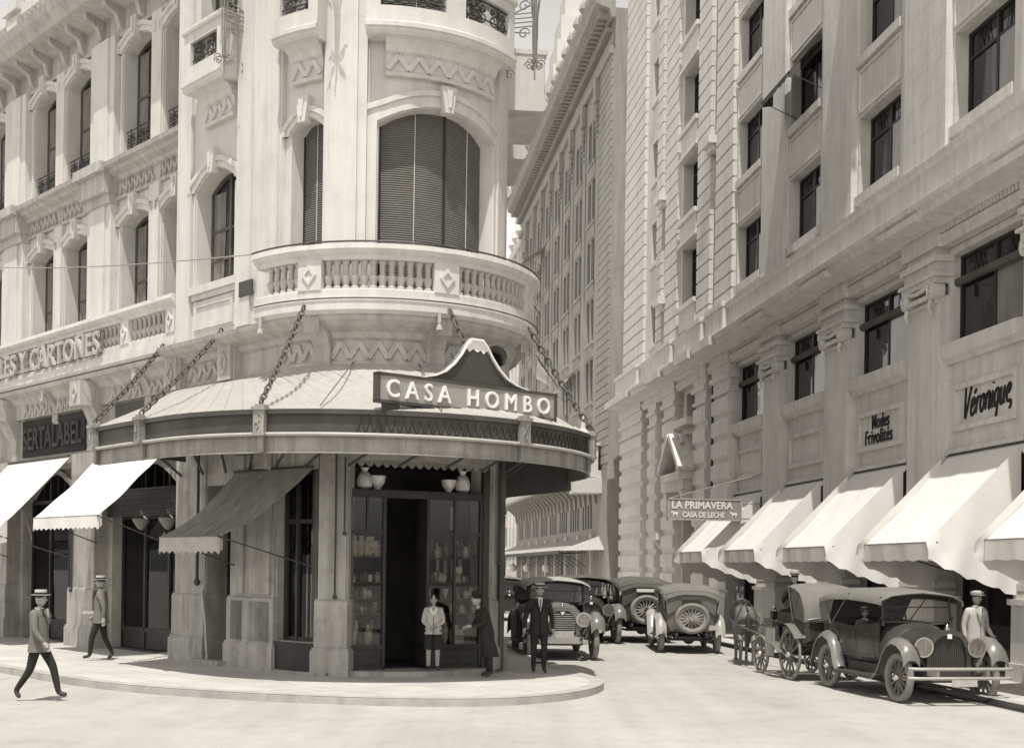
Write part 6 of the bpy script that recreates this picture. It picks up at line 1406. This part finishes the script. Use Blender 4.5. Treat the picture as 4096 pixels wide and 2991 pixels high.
SIT = dict(pel=(0, 0, .2), spi=(0, .02, .4), che=(0, .02, .6), nec=(0, .02, .76), hea=(0, 0, .83), lsh=(.18, .02, .69), rsh=(-.18, .02, .69), lel=(.24, -.06, .43), rel=(-.24, -.06, .43), lwr=(.14, -.3, .4), rwr=(-.14, -.3, .4), lhi=(.1, -.02, .17), rhi=(-.1, -.02, .17), lkn=(.12, -.42, .2), rkn=(-.12, -.42, .2), lan=(.12, -.45, -.22), ran=(-.12, -.45, -.22), lto=(.12, -.6, -.26), rto=(-.12, -.6, -.26))
p = fwd(CX, CY, ch, 1.32); person('coachman in a pale felt hat seated high on the carriage box', (p[0], p[1], ZR+1.16), crz+pi, SIT, hat='fedora', hatm='straw', coat=.3, shirt=False)
big = fwd(*fwd(7.5, 21.75, (.18, -.98), -1.33*1.05), (.18, -.98), -1.0)
person('passenger in a straw boater seated in the back of the nearest car', (big[0]-.25, big[1], ZR+.74), .18, SIT, hat='boater', coat=.3, upper='greyc', scale=.78)

# ------------------------------------------------------------------ horse
HJ = dict(rum=((0, -.62, 1.2), (.25, .26)), loi=((0, -.1, 1.18), (.26, .28)), wit=((0, .42, 1.2), (.22, .29)), nb=((0, .68, 1.3), (.13, .2)), pol=((0, 1.02, 1.68), (.09, .12)), jaw=((0, 1.18, 1.6), (.085, .1)), muz=((0, 1.42, 1.34), (.055, .06)), tai=((0, -.88, 1.22), .05))
HE = [('rum', 'loi'), ('loi', 'wit'), ('wit', 'nb'), ('nb', 'pol'), ('pol', 'jaw'), ('jaw', 'muz'), ('rum', 'tai')]
for n_, sx in (('l', 1), ('r', -1)):
    HJ.update({n_+'hh': ((sx*.15, -.62, 1.02), .16), n_+'st': ((sx*.17, -.5, .8), .125), n_+'hk': ((sx*.15, -.76, .52), .06), n_+'hf': ((sx*.15, -.7, .16), .04), n_+'hb': ((sx*.15, -.66, .04), .058), n_+'fs': ((sx*.14, .46, .95), .12), n_+'fk': ((sx*.13, .5, .52), .058), n_+'ff': ((sx*.13, .48, .15), .038), n_+'fb': ((sx*.13, .52, .04), .055)})
    HE += [('rum', n_+'hh'), (n_+'hh', n_+'st'), (n_+'st', n_+'hk'), (n_+'hk', n_+'hf'), (n_+'hf', n_+'hb'), ('wit', n_+'fs'), (n_+'fs', n_+'fk'), (n_+'fk', n_+'ff'), (n_+'ff', n_+'fb')]
hpos = fwd(CX, CY, ch, 4.55)
HO = thing('horse', 'brown harnessed horse standing between the carriage shafts', 'horse', (hpos[0]+.12, hpos[1]-.1, ZR), crz-.27); HO.scale = (.98, .98, .98)
mb = skin_mesh(HJ, HE, 'loi')
for sx in (-1, 1): mb.tube([(sx*.06, 1.02, 1.76), (sx*.075, 1.03, 1.84), (sx*.07, 1.04, 1.9)], [.03, .028, .004], 6)
obj('body', mb, M['horse'], HO, 60)
m = MB(); m.tube([(0, -.9, 1.24), (0, -1.0, 1.05), (0, -.98, .7), (0, -.95, .45)], [.04, .07, .07, .02], 8); obj('tail', m, M['hair'], HO, 60)
m = MB()
for i in range(9): t = i/8; m.ball((0, .62+.36*t, 1.52+.28*t), (.035, .06, .11), 6, 5)
obj('mane', m, M['hair'], HO, 60)
m = MB()
def band(y, z0, rx, rz_, r=.022): m.tube([(rx*cos(a), y, z0+rz_*sin(a)) for a in [2*pi*i/20 for i in range(20)]], r, 5, closed=True)
band(.18, 1.18, .275, .31); m.tube([(0, -.9, 1.32), (0, -.3, 1.485), (0, .3, 1.5)], .02, 5); m.tube([(.24*cos(a), .6+.0, 1.22+.34*sin(a)) for a in [2*pi*i/20 for i in range(20)]], .05, 6, closed=True)
for sx in (-1, 1): m.tube([(sx*.1, -.55, 1.46), (sx*.28, -.75, 1.15), (sx*.26, -.86, .95)], .018, 5); m.tube([(sx*.29, .5, 1.1), (sx*.3, -.2, 1.05), (sx*.27, -.86, .98)], .02, 5)
m.tube([(-.26, -.86, .97), (0, -.97, .97), (.26, -.86, .97)], .022, 5); m.box(-.16, .16, .08, .28, 1.46, 1.54); obj('harness', m, M['leather'], HO, 40)
m = MB(); m.tube([(sx_*.1, 1.14, 1.62) for sx_ in (-1, 1)], .02, 5)
for sx in (-1, 1): m.box(sx*.1-.008, sx*.1+.008, 1.06, 1.18, 1.58, 1.7); m.tube([(sx*.09, 1.05, 1.74), (sx*.08, 1.38, 1.36)], .012, 4)
obj('bridle', m, M['leather'], HO, 40)
for o in list(bpy.data.objects):
    if 'world' in o: del o['world']
